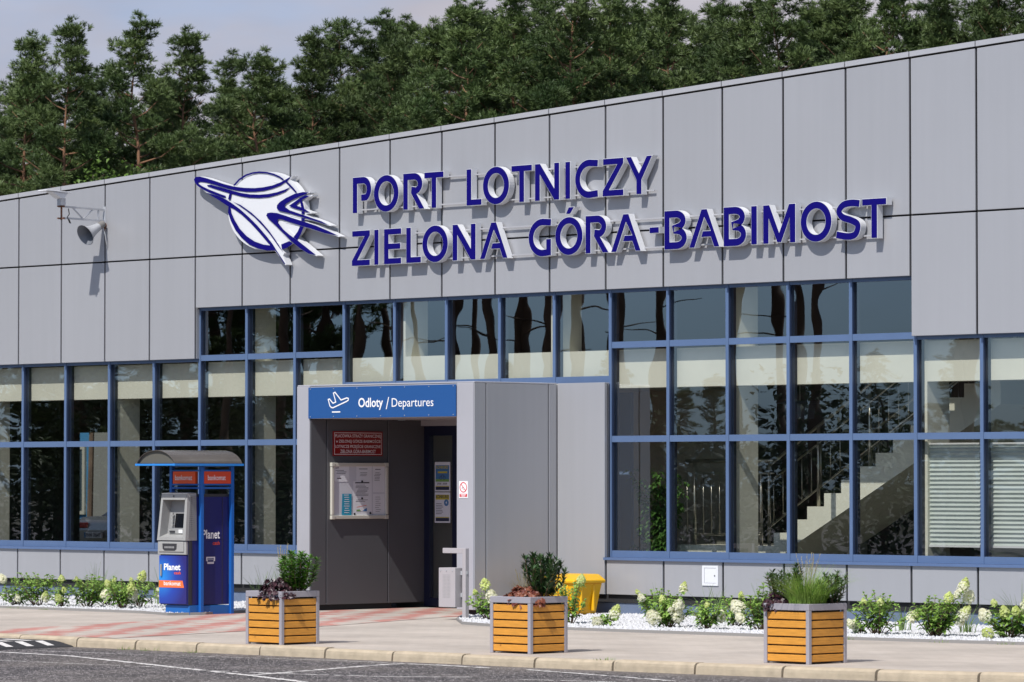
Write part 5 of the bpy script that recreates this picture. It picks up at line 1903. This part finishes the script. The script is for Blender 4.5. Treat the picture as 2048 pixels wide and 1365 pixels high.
def reed(x, y, label, h, n, seed, spread=.10, lean=.55):
    rnd = random.Random(seed)
    t = thing('reed_tuft', label, 'grass', (x, y, .02), 'reed tufts between the hydrangeas')
    b = mb(t)
    blades_on(b, x, y, .02, int(n * 1.5), h, spread, .0066, lean, rnd)
    b.build('blades', M['reed'], t)
    b = mb(t)
    for i in range(3):
        a = rnd.uniform(0, 6.28)
        b.tube([(x, y, .02), (x + .04 * math.cos(a), y + .04 * math.sin(a), h * .7), (x + .12 * math.cos(a), y + .12 * math.sin(a), h * 1.15)], [.003, .0025, .001], 4, False)
    b.build('stalks', M['reed'], t)
reed(3.55, -1.4, 'reed tuft at the back of the left bed behind the tallest hydrangea', .50, 26, 31)
reed(5.05, -1.5, 'reed tuft at the back of the left bed, under a plinth joint', .46, 20, 32)
reed(5.95, -1.9, 'thin arching reed tuft in the gap in the middle of the left bed', .36, 12, 33, .08, .8)
reed(6.55, -2.0, 'tall reed tuft behind the hydrangea beside the cash machine', .42, 28, 34, .2)
reed(6.75, -2.6, 'reed tuft showing at the left side of the cash machine', .40, 18, 35)
reed(7.55, -1.85, 'tall upright reed tuft between the cash machine and the left planter', .52, 34, 36, .12, .45)
reed(14.1, -1.3, 'arching reed tuft at the right foot of the yellow bin', .42, 26, 37, .10, .75)
reed(14.55, -.9, 'reed tuft against the plinth left of the meter hatch', .40, 20, 38, .1, .7)
reed(15.35, -1.6, 'reed tuft under the meter hatch behind the cream heads', .42, 24, 39, .1, .7)
reed(15.95, -1.5, 'reed tuft right of the meter hatch, arching both ways', .44, 24, 40, .1, .8)
reed(16.35, -1.1, 'reed tuft behind the bushy hydrangea by the right planter', .44, 20, 41, .1, .8)
reed(18.45, -1.9, 'reed tuft just right of the right planter', .30, 16, 42)
reed(19.25, -2.3, 'bright reed tuft right of the upright hydrangea by the planter', .36, 22, 43, .12, .7)
reed(19.35, -1.9, 'reed tuft left of the tallest right-hand hydrangea', .40, 18, 44, .1, .9)
reed(20.05, -1.8, 'tall arching reed tuft behind the wide hydrangea at the right edge', .55, 30, 45, .12, .8)
reed(21.1, -2.0, 'reed tuft at the far right edge of the bed', .42, 18, 46, .1, .8)

# ================================================================== PLANTERS
def make_planter(x0, x1, y0, y1, h, label):
    t = thing('planter_box', label, 'planter', ((x0 + x1) / 2, (y0 + y1) / 2, 0), 'square planters along the kerb')
    ps, rim = .040, .062
    g = mb(t)
    for x in (x0, x1 - ps):
        for y in (y0, y1 - ps):
            g.box(x, y, 0, x + ps, y + ps, h - rim - .0005)
    # rim as four mitred rails with an open middle
    g.box(x0, y0, h - rim, x1, y0 + .045, h)
    g.box(x0, y1 - .045, h - rim, x1, y1, h)
    g.box(x0, y0 + .0455, h - rim, x0 + .045, y1 - .0455, h)
    g.box(x1 - .045, y0 + .0455, h - rim, x1, y1 - .0455, h)
    g.build('metal_frame', M['planter_metal'], t, bevel=.004)
    g = mb(t)
    g.box(x0 + .026, y0 + .026, .012, x1 - .026, y1 - .026, h - rim - .03)
    g.build('liner', M['liner'], t)
    g = mb(t)
    g.box(x0 + .046, y0 + .046, h - rim - .029, x1 - .046, y1 - .046, h - .035)
    g.build('soil', M['soil'], t)
    z0, z1 = .022, h - rim - .004
    pitch_ = (z1 - z0) / 6
    gap = .014
    for side in range(4):
        for i in range(6):
            g = mb(t)
            a, c = z0 + i * pitch_, z0 + (i + 1) * pitch_ - gap
            if side == 0:
                g.box(x0 + ps + .002, y0 + .006, a, x1 - ps - .002, y0 + .024, c)
            elif side == 1:
                g.box(x1 - .024, y0 + ps + .002, a, x1 - .006, y1 - ps - .002, c)
            elif side == 2:
                g.box(x0 + ps + .002, y1 - .024, a, x1 - ps - .002, y1 - .006, c)
            else:
                g.box(x0 + .006, y0 + ps + .002, a, x0 + .024, y1 - ps - .002, c)
            g.build('slat', M['wood'], t, bevel=.003, seg=1)
    return t
make_planter(15.565, 16.13, -9.20, -8.665, .557, 'left orange slatted planter box with grey metal frame, near the cash machine')
make_planter(18.935, 19.503, -8.927, -8.397, .561, 'middle orange slatted planter box with grey metal frame, in front of the yellow bin')
make_planter(22.386, 22.949, -8.72, -8.174, .562, 'right orange slatted planter box with grey metal frame, nearest the camera')

def shrub(x, y, z, label, wx, h, n, L, m, seed, group, upright=.6, name='evergreen_shrub', cat='shrub', wl=.30, stems=16):
    rnd = random.Random(seed)
    t = thing(name, label, cat, (x, y, z), group)
    st, b = mb(t), mb(t)
    per = max(6, n // stems)
    for i in range(stems):
        a = 2 * math.pi * (i + rnd.uniform(-.4, .4)) / stems * 1.0
        rr = (wx / 2) * math.sqrt(rnd.uniform(.02, 1))
        hh = h * (1 - .32 * (rr / (wx / 2)) ** 2) * rnd.uniform(.78, 1.05)
        e = Vector((x + rr * math.cos(a), y + rr * math.sin(a), z + hh))
        r0 = Vector((x + rr * .25 * math.cos(a), y + rr * .25 * math.sin(a), z))
        mid = r0.lerp(e, .5) + Vector((math.cos(a), math.sin(a), 0)) * rr * .18
        st.tube([r0, mid, e], [.006, .005, .003], 5, False)
        for j in range(per):
            tt = .12 + .88 * (j + rnd.random()) / per
            p = r0.lerp(mid, tt * 2) if tt < .5 else mid.lerp(e, tt * 2 - 1)
            aa = rnd.uniform(0, 6.283)
            up = upright + rnd.uniform(-.35, .4)
            d = Vector((math.cos(aa), math.sin(aa), up))
            l = L * rnd.uniform(.7, 1.15)
            leaf(b, p, d, l, l * wl, rnd, .15, .06)
        for k in range(7):
            aa = rnd.uniform(0, 6.283)
            d = Vector((math.cos(aa), math.sin(aa), upright + .55))
            leaf(b, e, d, L * .9, L * .9 * wl, rnd, .15, .03)
    st.build('stems', M['stem'], t)
    b.build('foliage', m, t)
    return t

def heuchera(x, y, z, label, wx, wy, h, n, m, seed, rim=None):
    rnd = random.Random(seed)
    t = thing('heuchera', label, 'plant', (x, y, z), 'heucheras spilling over the planter rims')
    b = mb(t)
    for i in range(n):
        a = rnd.uniform(0, 6.283)
        q = math.sqrt(rnd.random())
        px, py = x + wx / 2 * q * math.cos(a), y + wy / 2 * q * math.sin(a)
        pz = z + h * (1 - q * q) * rnd.uniform(.35, 1.0) + .012
        if rim and (px > rim[0] or py < rim[1]):
            pz -= rnd.uniform(.0, .07)
        rad = rnd.uniform(.024, .042)
        nrm = Vector((math.cos(a) * q * .9 + rnd.uniform(-.45, .45), math.sin(a) * q * .9 - .25 + rnd.uniform(-.45, .45), rnd.uniform(.35, 1.1))).normalized()
        e1 = nrm.cross(Vector((rnd.uniform(-1, 1), rnd.uniform(-1, 1), .3))).normalized()
        e2 = nrm.cross(e1)
        k = 10
        vs = [Vector((px, py, pz))]
        for j in range(k):
            aa = 2 * math.pi * j / k
            r = rad * (1.0 if j % 2 else .72) * rnd.uniform(.85, 1.1)
            vs.append(vs[0] + (e1 * math.cos(aa) + e2 * math.sin(aa)) * r + nrm * rnd.uniform(-.012, .012))
        b.add(vs, [(0, 1 + j, 1 + (j + 1) % k) for j in range(k)])
    b.build('foliage', m, t)
    return t

def tall_grass(x, y, z, label, h, n, seed, m, spread, lean, w=.0035, plumes=0, ph=None):
    rnd = random.Random(seed)
    t = thing('ornamental_grass', label, 'grass', (x, y, z), 'ornamental grasses in the planters')
    b = mb(t)
    blades_on(b, x, y, z, n, h, spread, w, lean, rnd)
    b.build('blades', m, t)
    if plumes:
        b = mb(t)
        for i in range(plumes):
            a = rnd.uniform(0, 6.283)
            r = rnd.uniform(.02, .12)
            hh = (ph or h * 1.15) * rnd.uniform(.85, 1.08)
            p0, p1 = Vector((x, y, z)), Vector((x + r * math.cos(a), y + r * math.sin(a), z + hh))
            b.tube([p0, p0.lerp(p1, .6) + Vector((0, 0, .02)), p1], [.0022, .0018, .001], 4, False)
            for j in range(16):
                p = p0.lerp(p1, .66 + .34 * j / 16)
                aa = rnd.uniform(0, 6.283)
                d = Vector((math.cos(aa) * .35, math.sin(aa) * .35, 1))
                leaf(b, p, d, .022, .006, rnd, .1, 0)
        b.build('seed_heads', M['straw'], t)
    return t

ZS = .525
# left planter
shrub(16.0, -8.86, ZS, 'glossy mid green shrub at the right of the left planter', .48, .43, 1500, .076, M['box_leaf'], 51, 'evergreen shrubs in the planters', .35, wl=.36, stems=22)
heuchera(15.93, -9.10, ZS, 'dark purple ruffled heuchera spilling over the front of the left planter', .48, .30, .17, 210, M['heu'], 52, (16.10, -9.17))
tall_grass(15.76, -8.86, ZS, 'thin dry grass with pale stalks at the back of the left planter', .34, 46, 53, M['reed'], .09, .3, .0022, 9, .52)
# middle planter
shrub(19.35, -8.60, ZS, 'dark upright laurel rising from the right of the middle planter', .48, .48, 1500, .082, M['laurel'], 54, 'evergreen shrubs in the planters', .85, wl=.26, stems=26)
heuchera(19.27, -8.80, ZS, 'russet red heuchera hanging over the front of the middle planter', .54, .26, .13, 170, M['heu_red'], 55, (19.47, -8.89))
tall_grass(19.13, -8.66, ZS, 'wispy pale grass left of the laurel in the middle planter', .30, 190, 56, M['straw'], .07, .9, .0018, 9, .28)
# right planter
shrub(22.50, -8.50, ZS, 'loose laurel leaning left at the back of the right planter', .42, .40, 900, .070, M['laurel'], 57, 'evergreen shrubs in the planters', .6, wl=.27, stems=16)
shrub(22.84, -8.26, ZS, 'laurel showing behind the grass at the right of the right planter', .34, .33, 700, .068, M['laurel'], 60, 'evergreen shrubs in the planters', .6, wl=.27, stems=16)
heuchera(22.46, -8.62, ZS, 'dark purple heuchera at the left corner of the right planter', .30, .26, .13, 95, M['heu'], 58, (22.9, -8.70))
tall_grass(22.76, -8.52, ZS, 'thick bright green grass clump filling the right planter', .43, 800, 59, M['lawn_grass'], .17, .95, .0036, 11, .48)

# ficus behind the glass
t = thing('potted_ficus', 'leafy potted ficus behind the window right of the porch', 'houseplant', (12.1, .95, .1))
rnd = random.Random(77)
st, b = mb(t), mb(t)
for i in range(38):
    a = rnd.uniform(0, 6.28)
    rr = rnd.uniform(.05, .48)
    hh = rnd.uniform(.55, 1.75)
    e = Vector((12.1 + rr * math.cos(a), .95 + rr * .7 * math.sin(a), .1 + hh))
    r0 = Vector((12.1, .95, .1 + hh * .55))
    st.tube([r0, r0.lerp(e, .5) + Vector((0, 0, .05)), e], [.008, .006, .003], 5, False)
    for j in range(60):
        p = r0.lerp(e, rnd.uniform(.35, 1.05)) + Vector((rnd.uniform(-.05, .05), rnd.uniform(-.05, .05), rnd.uniform(-.06, .05)))
        aa = rnd.uniform(0, 6.28)
        leaf(b, p, (math.cos(aa), math.sin(aa), rnd.uniform(-.5, .2)), rnd.uniform(.07, .12), .048, rnd, .15, .3)
st.tube([(12.1, .95, .12), (12.09, .96, .6), (12.11, .95, 1.3)], [.022, .018, .010], 7)
st.build('stems', M['stem'], t)
b.build('foliage', M['ficus'], t)
g = mb(t)
g.tube([(12.1, .95, .101), (12.1, .95, .45)], [.15, .19], 20)
g.build('pot', M['cream'], t)

# ================================================================== PINES
def pine_meshes(seed, H, R0, low, dens=1.0, trunk_r=.17, snags=9):
    """one pine, base at origin: (trunk mesh, crown mesh)"""
    rnd = random.Random(seed)
    U = rnd.uniform
    tb, cb = MB(), MB()
    bend = [(U(-.25, .25) * k / 6, U(-.25, .25) * k / 6) for k in range(8)]
    def axis(z):
        f = max(0, min(.999, z / H)) * 7
        i = int(f)
        a, c = bend[i], bend[min(i + 1, 7)]
        return Vector((a[0] + (c[0] - a[0]) * (f - i), a[1] + (c[1] - a[1]) * (f - i), z))
    tb.tube([axis(H * .94 * k / 10) for k in range(11)], [max(.012, trunk_r * (1 - .97 * k / 10)) for k in range(11)], 9)
    crown = H * (1 - low)
    nb = int(50 * dens)
    verts, faces = [], []
    def tuft(px, py, pz, ox, oy, oz):
        # a shoot: needles fanned round its tip, pointing along the shoot
        for k in range(19):
            dx, dy, dz = ox * .7 + U(-.9, .9), oy * .7 + U(-.9, .9), oz * .5 + U(-.1, 1.0)
            q = U(.09, .165) / math.sqrt(dx * dx + dy * dy + dz * dz + 1e-6)
            dx *= q; dy *= q; dz *= q
            sx, sy, sz = U(-1, 1), U(-1, 1), U(-1, 1)
            w = U(.0065, .0115)
            n0 = len(verts)
            verts.extend([(px - sx * w, py - sy * w, pz - sz * w), (px + sx * w, py + sy * w, pz + sz * w), (px + dx + sx * w * .6, py + dy + sy * w * .6, pz + dz + sz * w * .6), (px + dx - sx * w * .6, py + dy - sy * w * .6, pz + dz - sz * w * .6)])
            faces.append((n0, n0 + 1, n0 + 2, n0 + 3))
    def clump(c, r, n):
        for _ in range(n):
            x, y, z = rnd.gauss(0, 1), rnd.gauss(0, 1), rnd.gauss(0, 1)
            l = math.sqrt(x * x + y * y + z * z) + 1e-6
            x, y, z = x / l, y / l, z / l
            q = r * rnd.random() ** .36
            tuft(c.x + x * q, c.y + y * q, c.z + z * q * (.55 if z > 0 else .30), x, y, z)
    lump = [U(.62, 1.32) for _ in range(9)]
    for i in range(nb):
        f = ((i + rnd.random()) / nb) ** .92
        z = H * low + crown * f * .95
        prof = ((1 - f) ** .98 * (.66 + .34 * min(1, f / .2)) + .055) * lump[int(f * 8.99)]
        L = R0 * prof * U(.55, 1.2)
        a = i * 2.399 + U(-.5, .5)
        p0 = axis(z)
        rise = U(.0, .40) + .9 * f * f
        dirn = Vector((math.cos(a), math.sin(a), rise)).normalized()
        e = p0 + dirn * L
        mid = p0 + dirn * (L * .5) - Vector((0, 0, L * .08))
        tb.tube([p0, mid, e], [.045 * (1 - .7 * f) * trunk_r / .17, .022 * (1 - .6 * f), .008], 5, False)
        nc = max(1, int(L / .40))
        for k in range(nc):
            q = 1 - .66 * k / max(1, nc)
            c = p0.lerp(e, q) + Vector((U(-.22, .22), U(-.22, .22), U(-.04, .20)))
            r = U(.26, .52) * (.70 + .30 * (1 - f))
            clump(c, r, int(r * r * 235 * dens) + 6)
    top = axis(H * .96)
    for k in range(7):
        clump(top + Vector((U(-.10, .10), U(-.10, .10), -.24 * k + .46)), .09 + .055 * k, 7 + 5 * k)
    for i in range(snags):      # dead snags low on the stem
        z = H * low * U(.5, 1.0)
        a = U(0, 6.28)
        p0 = axis(z)
        L = U(.5, 1.4)
        tb.tube([p0, p0 + Vector((math.cos(a) * L, math.sin(a) * L, U(-.2, .4)))], [.02, .006], 4, False)
    cb.raw(verts, faces)
    return tb, cb
def proto(seed, H, R0, low, dens, tr, bark):
    tb, cb = pine_meshes(seed, H, R0, low, dens, tr)
    r = bpy.data.objects.new('pine_tree', None)
    a = tb.build('trunk', bark, r, smooth=True)
    c = cb.build('crown', M['needle'], r)
    COL.objects.link(r)
    return r, H
PR = [proto(101, 13.0, 2.6, .46, 1.0, .17, M['bark']), proto(102, 13.0, 2.2, .50, 1.0, .16, M['bark']), proto(103, 13.0, 2.9, .42, 1.1, .19, M['bark']),
      proto(104, 13.0, 2.0, .52, .95, .15, M['bark']), proto(105, 13.0, 2.45, .48, 1.0, .17, M['bark']), proto(106, 13.0, 1.0, .45, .75, .10, M['bark'])]
used = set()
rt = random.Random(9)
def plant_pine(x, y, h, label, group, which=None, xy=1.0):
    i = rt.randrange(5) if which is None else which
    src, H0 = PR[i]
    if i in used:
        o = copy_tree(src)
    else:
        o = src
        used.add(i)
    s = h / H0
    o.location = (x, y, -.12)
    o.scale = (s * xy * rt.uniform(.92, 1.1), s * xy * rt.uniform(.92, 1.1), s)
    o.rotation_euler = (rt.uniform(-.03, .03), rt.uniform(-.03, .03), rt.uniform(0, 6.28))
    tag(o, label, 'pine', group)
def panel_of(x, y):
    """which cladding bay the tree stands behind, as seen from the camera"""
    d = Vector((x, y, 0)) - CAM
    t = -CAM.y / d.y
    return int(CAM.x + d.x * t) + 1
ORD = ['first', 'second', 'third', 'fourth', 'fifth', 'sixth', 'seventh', 'eighth', 'ninth', 'tenth', 'eleventh', 'twelfth', 'thirteenth', 'fourteenth', 'fifteenth', 'sixteenth', 'seventeenth', 'eighteenth', 'nineteenth', 'twentieth']
def where(x, y):
    k = panel_of(x, y)
    if k < 1:
        return 'beyond the left edge of the photo'
    if k > 19:
        return 'at the right edge of the photo'
    return 'above the %s roof panel from the left' % ORD[k - 1]
seen = {}
def pl(base, x, y):
    s = base + ' ' + where(x, y)
    seen[s] = seen.get(s, 0) + 1
    if seen[s] > 1:
        s += ', the one farther ' + ('right' if seen[s] == 2 else 'back')
    return s
for i, (x, y, h) in enumerate(PINES_FRONT):
    thin = i in (5, 17)
    plant_pine(x, y, h, pl('thin young pine' if thin else 'nearest-row pine', x, y), 'pine forest behind the terminal', 5 if thin else None)
for x, y, h in PINES_MID:
    plant_pine(x, y, h - .3, pl('middle-row pine', x, y), 'pine forest behind the terminal', None, 1.1)
for x, y, h in PINES_BACK:
    plant_pine(x, y, h, pl('rearmost pine', x, y), 'pine forest behind the terminal', None, 1.2)

# broad-leaved saplings at the foot of the wood
def broad_mesh(seed, H, r):
    rnd = random.Random(seed)
    tb, cb = MB(), MB()
    tb.tube([(0, 0, 0), (.1, .05, H * .5), (.05, .1, H * .9)], [.09, .06, .02], 7)
    for i in range(26):
        a, z = rnd.uniform(0, 6.28), H * rnd.uniform(.45, 1)
        L = r * rnd.uniform(.3, 1) * (1.25 - z / H)
        p = Vector((math.cos(a) * L, math.sin(a) * L, z))
        tb.tube([(0.05, .05, z - L * .4), p], [.02, .008], 4, False)
        for j in range(60):
            c = p + Vector((rnd.gauss(0, .3), rnd.gauss(0, .3), rnd.gauss(0, .22)))
            leaf(cb, c, (rnd.uniform(-1, 1), rnd.uniform(-1, 1), rnd.uniform(-.5, .6)), rnd.uniform(.10, .17), .09, rnd, .1, .2)
    return tb, cb
tb, cb = broad_mesh(5, 8.6, 2.2)
r0 = bpy.data.objects.new('broadleaf_tree', None)
COL.objects.link(r0)
tb.build('trunk', M['dark_bark'], r0)
cb.build('crown', M['birch'], r0)
for i, (x, y, h) in enumerate([(-21.2, 18.6, 8.75), (-19.0, 18.2, 8.35)]):
    o = r0 if i == 0 else copy_tree(r0)
    o.location = (x, y, -.12)
    o.scale = (.8, .8, h / 8.6)
    o.rotation_euler = (0, 0, i * 2.1)
    tag(o, 'bright green broad-leaved tree peeping over the roof edge ' + ('above the third roof panel' if i == 0 else 'above the fourth roof panel'), 'tree', 'broad-leaved trees at the wood edge')

# pines across the road, known only from their reflection in the glass
rr = random.Random(15)
tb, cb = pine_meshes(201, 15.0, 2.6, .56, .8, .15, 2)
q0 = bpy.data.objects.new('pine_tree', None); COL.objects.link(q0)
tb.build('trunk', M['dark_bark'], q0, smooth=True); cb.build('crown', M['needle'], q0)
tb, cb = pine_meshes(202, 12.0, 2.8, .14, 1.0, .2)
q1 = bpy.data.objects.new('pine_tree', None); COL.objects.link(q1)
tb.build('trunk', M['dark_bark'], q1, smooth=True); cb.build('crown', M['needle'], q1)
first = {0: True, 1: True}
spots = []
for i in range(26):        # bare stems, mirrored in the right-hand windows
    spots.append((0, -26 + i * .85 + rr.uniform(-.6, .6), -27 + rr.uniform(-4, 4)))
for i in range(22):        # bushy ones, mirrored in the left-hand windows
    spots.append((1, -62 + i * 1.75 + rr.uniform(-.6, .6), -27 + rr.uniform(-5, 4)))
for i in range(30):
    spots.append((2, -62 + i * 1.9 + rr.uniform(-.6, .6), -42 + rr.uniform(-3, 3)))
for kind, x, y in spots:
    src = q0 if kind == 0 else q1
    fk = min(kind, 1)
    o = src if first[fk] else copy_tree(src)
    first[fk] = False
    o.location = (x, y, -.12)
    s = rr.uniform(.85, 1.15) * (.62 if kind == 2 else 1)
    o.scale = (s, s, s * rr.uniform(.9, 1.1) * (.62 if kind == 2 else 1))
    o.rotation_euler = (0, rr.uniform(-.06, .06), rr.uniform(0, 6.28))
    tag(o, 'tall bare-stemmed pine across the road, seen only mirrored in the windows' if kind == 0 else 'low young pine across the road, seen only mirrored in the windows' if kind == 2 else 'bushy pine across the road, seen only mirrored in the windows', 'pine', 'pines across the road')

# undergrowth across the road, a mass of brush mirrored in the lower panes
g = MB()
ru = random.Random(44)
for i in range(64000):
    x = ru.uniform(-75, -2)
    top = 3.2 + 1.0 * math.sin(x * .9) + .7 * math.sin(x * 2.3 + 1)
    if x > -22:
        top *= .85
    z = top * ru.random() ** .8
    y = -24 + ru.uniform(-1.8, 1.8)
    leaf(g, (x, y, z - .1), (ru.uniform(-1, 1), ru.uniform(-1, 1), ru.uniform(-.4, 1)), ru.uniform(.12, .24), .12, ru, .1, .1)
o = g.build('undergrowth', leafmat('dark_brush', (.02, .035, .012), (.05, .08, .025), .6, .15, 1.0))
o['kind'] = 'stuff'

# ================================================================== CAR AND SHED BEYOND THE TERMINAL
CR = thing('parked_car', 'silver saloon car parked beyond the terminal, seen through its left windows', 'car', (-14.9, 15.9, 0))
cx = -14.9
secs = [  # y, half width, z bottom, z belt, roof half width, roof z
    (13.78, .70, .30, .78, None, None), (13.70, .80, .32, .86, None, None)]
g = mb(CR)
prof = [(13.75, .28), (13.72, .55), (13.70, .72), (13.76, .90), (13.95, .97), (14.35, .99), (17.0, .98), (17.9, .86), (18.1, .60), (18.05, .28)]
n = len(prof)
hw = lambda y: .86 - .10 * max(0, (14.1 - y) / .4) - .12 * max(0, (y - 17.4) / .7)
vs = [(cx - hw(y), y, z) for y, z in prof] + [(cx + hw(y), y, z) for y, z in prof]
fs = [tuple(range(n)), tuple(reversed(range(n, 2 * n)))] + [(i, n + i, n + (i + 1) % n, (i + 1) % n) for i in range(n)]
g.add(vs, fs)
body = g.build('body', M['silver'], CR, bevel=.05, seg=3)
g = mb(CR)
cab = [(14.35, .985), (15.05, 1.40), (15.4, 1.44), (16.3, 1.42), (17.1, .975)]
n = len(cab)
vs = [(cx - (.74 if z < 1.1 else .58), y, z) for y, z in cab] + [(cx + (.74 if z < 1.1 else .58), y, z) for y, z in cab]
fs = [tuple(range(n)), tuple(reversed(range(n, 2 * n)))] + [(i, n + i, n + (i + 1) % n, (i + 1) % n) for i in range(n)]
g.add(vs, fs)
g.build('cabin', M['car_glass'], CR, bevel=.03)
for s in (-1, 1):
    g = mb(CR)
    a, c = sorted((cx + s * .34, cx + s * .79))
    g.box(a, 13.685, .76, c, 13.74, .87)
    g.build('tail_lamp', M['tail_red'], CR, bevel=.015)
    for y in (14.55, 17.2):
        g = mb(CR)
        a, c = sorted((cx + s * .66, cx + s * .875))
        g.tube([(a, y, .31), (c, y, .31)], .32, 24)
        w = g.build('wheel', M['black_rub'], CR)
        g = mb(CR)
        g.tube([(cx + s * .87, y, .31), (cx + s * .885, y, .31)], .20, 20)
        g.build('rim', M['galv'], w)
g = mb(CR)
g.box(cx - .80, 13.655, .30, cx + .80, 13.72, .50)
g.build('bumper', M['atm_dark'], CR, bevel=.02)
g = mb(CR)
g.box(cx - .36, 13.648, .565, cx + .16, 13.69, .68)
p = g.build('number_plate', M['lettering'], CR)
g = mb(CR)
g.box(cx - .36, 13.645, .566, cx - .315, 13.6475, .679)
g.build('blue_band', M['print_blue'], p)
text(p, 'FNW 7064T', (cx - .30, 13.6445, .585), (1, 0, 0), (0, 0, 1), .44, .075, M['ink'], .015, 'print')

SH = thing('blue_shed', 'sky blue rendered building beyond the terminal, glimpsed through its left windows', 'building', (-24.0, 22.0, 0))
g = mb(SH)
g.box(-30, 21.5, -.1, -24.73, 24, 3.2)
g.build('wall', M['shed_blue'], SH)
g = mb(SH)
g.box(-24.729, 21.48, -.1, -19.5, 24, 3.2)
g.build('wall', M['shed_grey'], SH)
g = mb(SH)
g.prism([(-26.6, .92), (-24.86, .92), (-24.86, 2.5), (-26.6, 2.5)], [[(-26.5, 1.0), (-24.95, 1.0), (-24.95, 2.4), (-26.5, 2.4)]], 21.44, 21.50, xf)
w = g.build('window', mat('dull_cream_frame', (.30, .30, .25), .7), SH)
g = mb(SH)
g.quad((-26.5, 21.475, 1.0), (-24.95, 21.475, 1.0), (-24.95, 21.475, 2.4), (-26.5, 21.475, 2.4))
g.build('pane', M['car_glass'], w)
g = mb(SH)
g.box(-30.2, 21.3, 3.2, -19.3, 24.2, 3.32)
g.build('roof', M['galv'], SH)

bpy.context.view_layer.update()
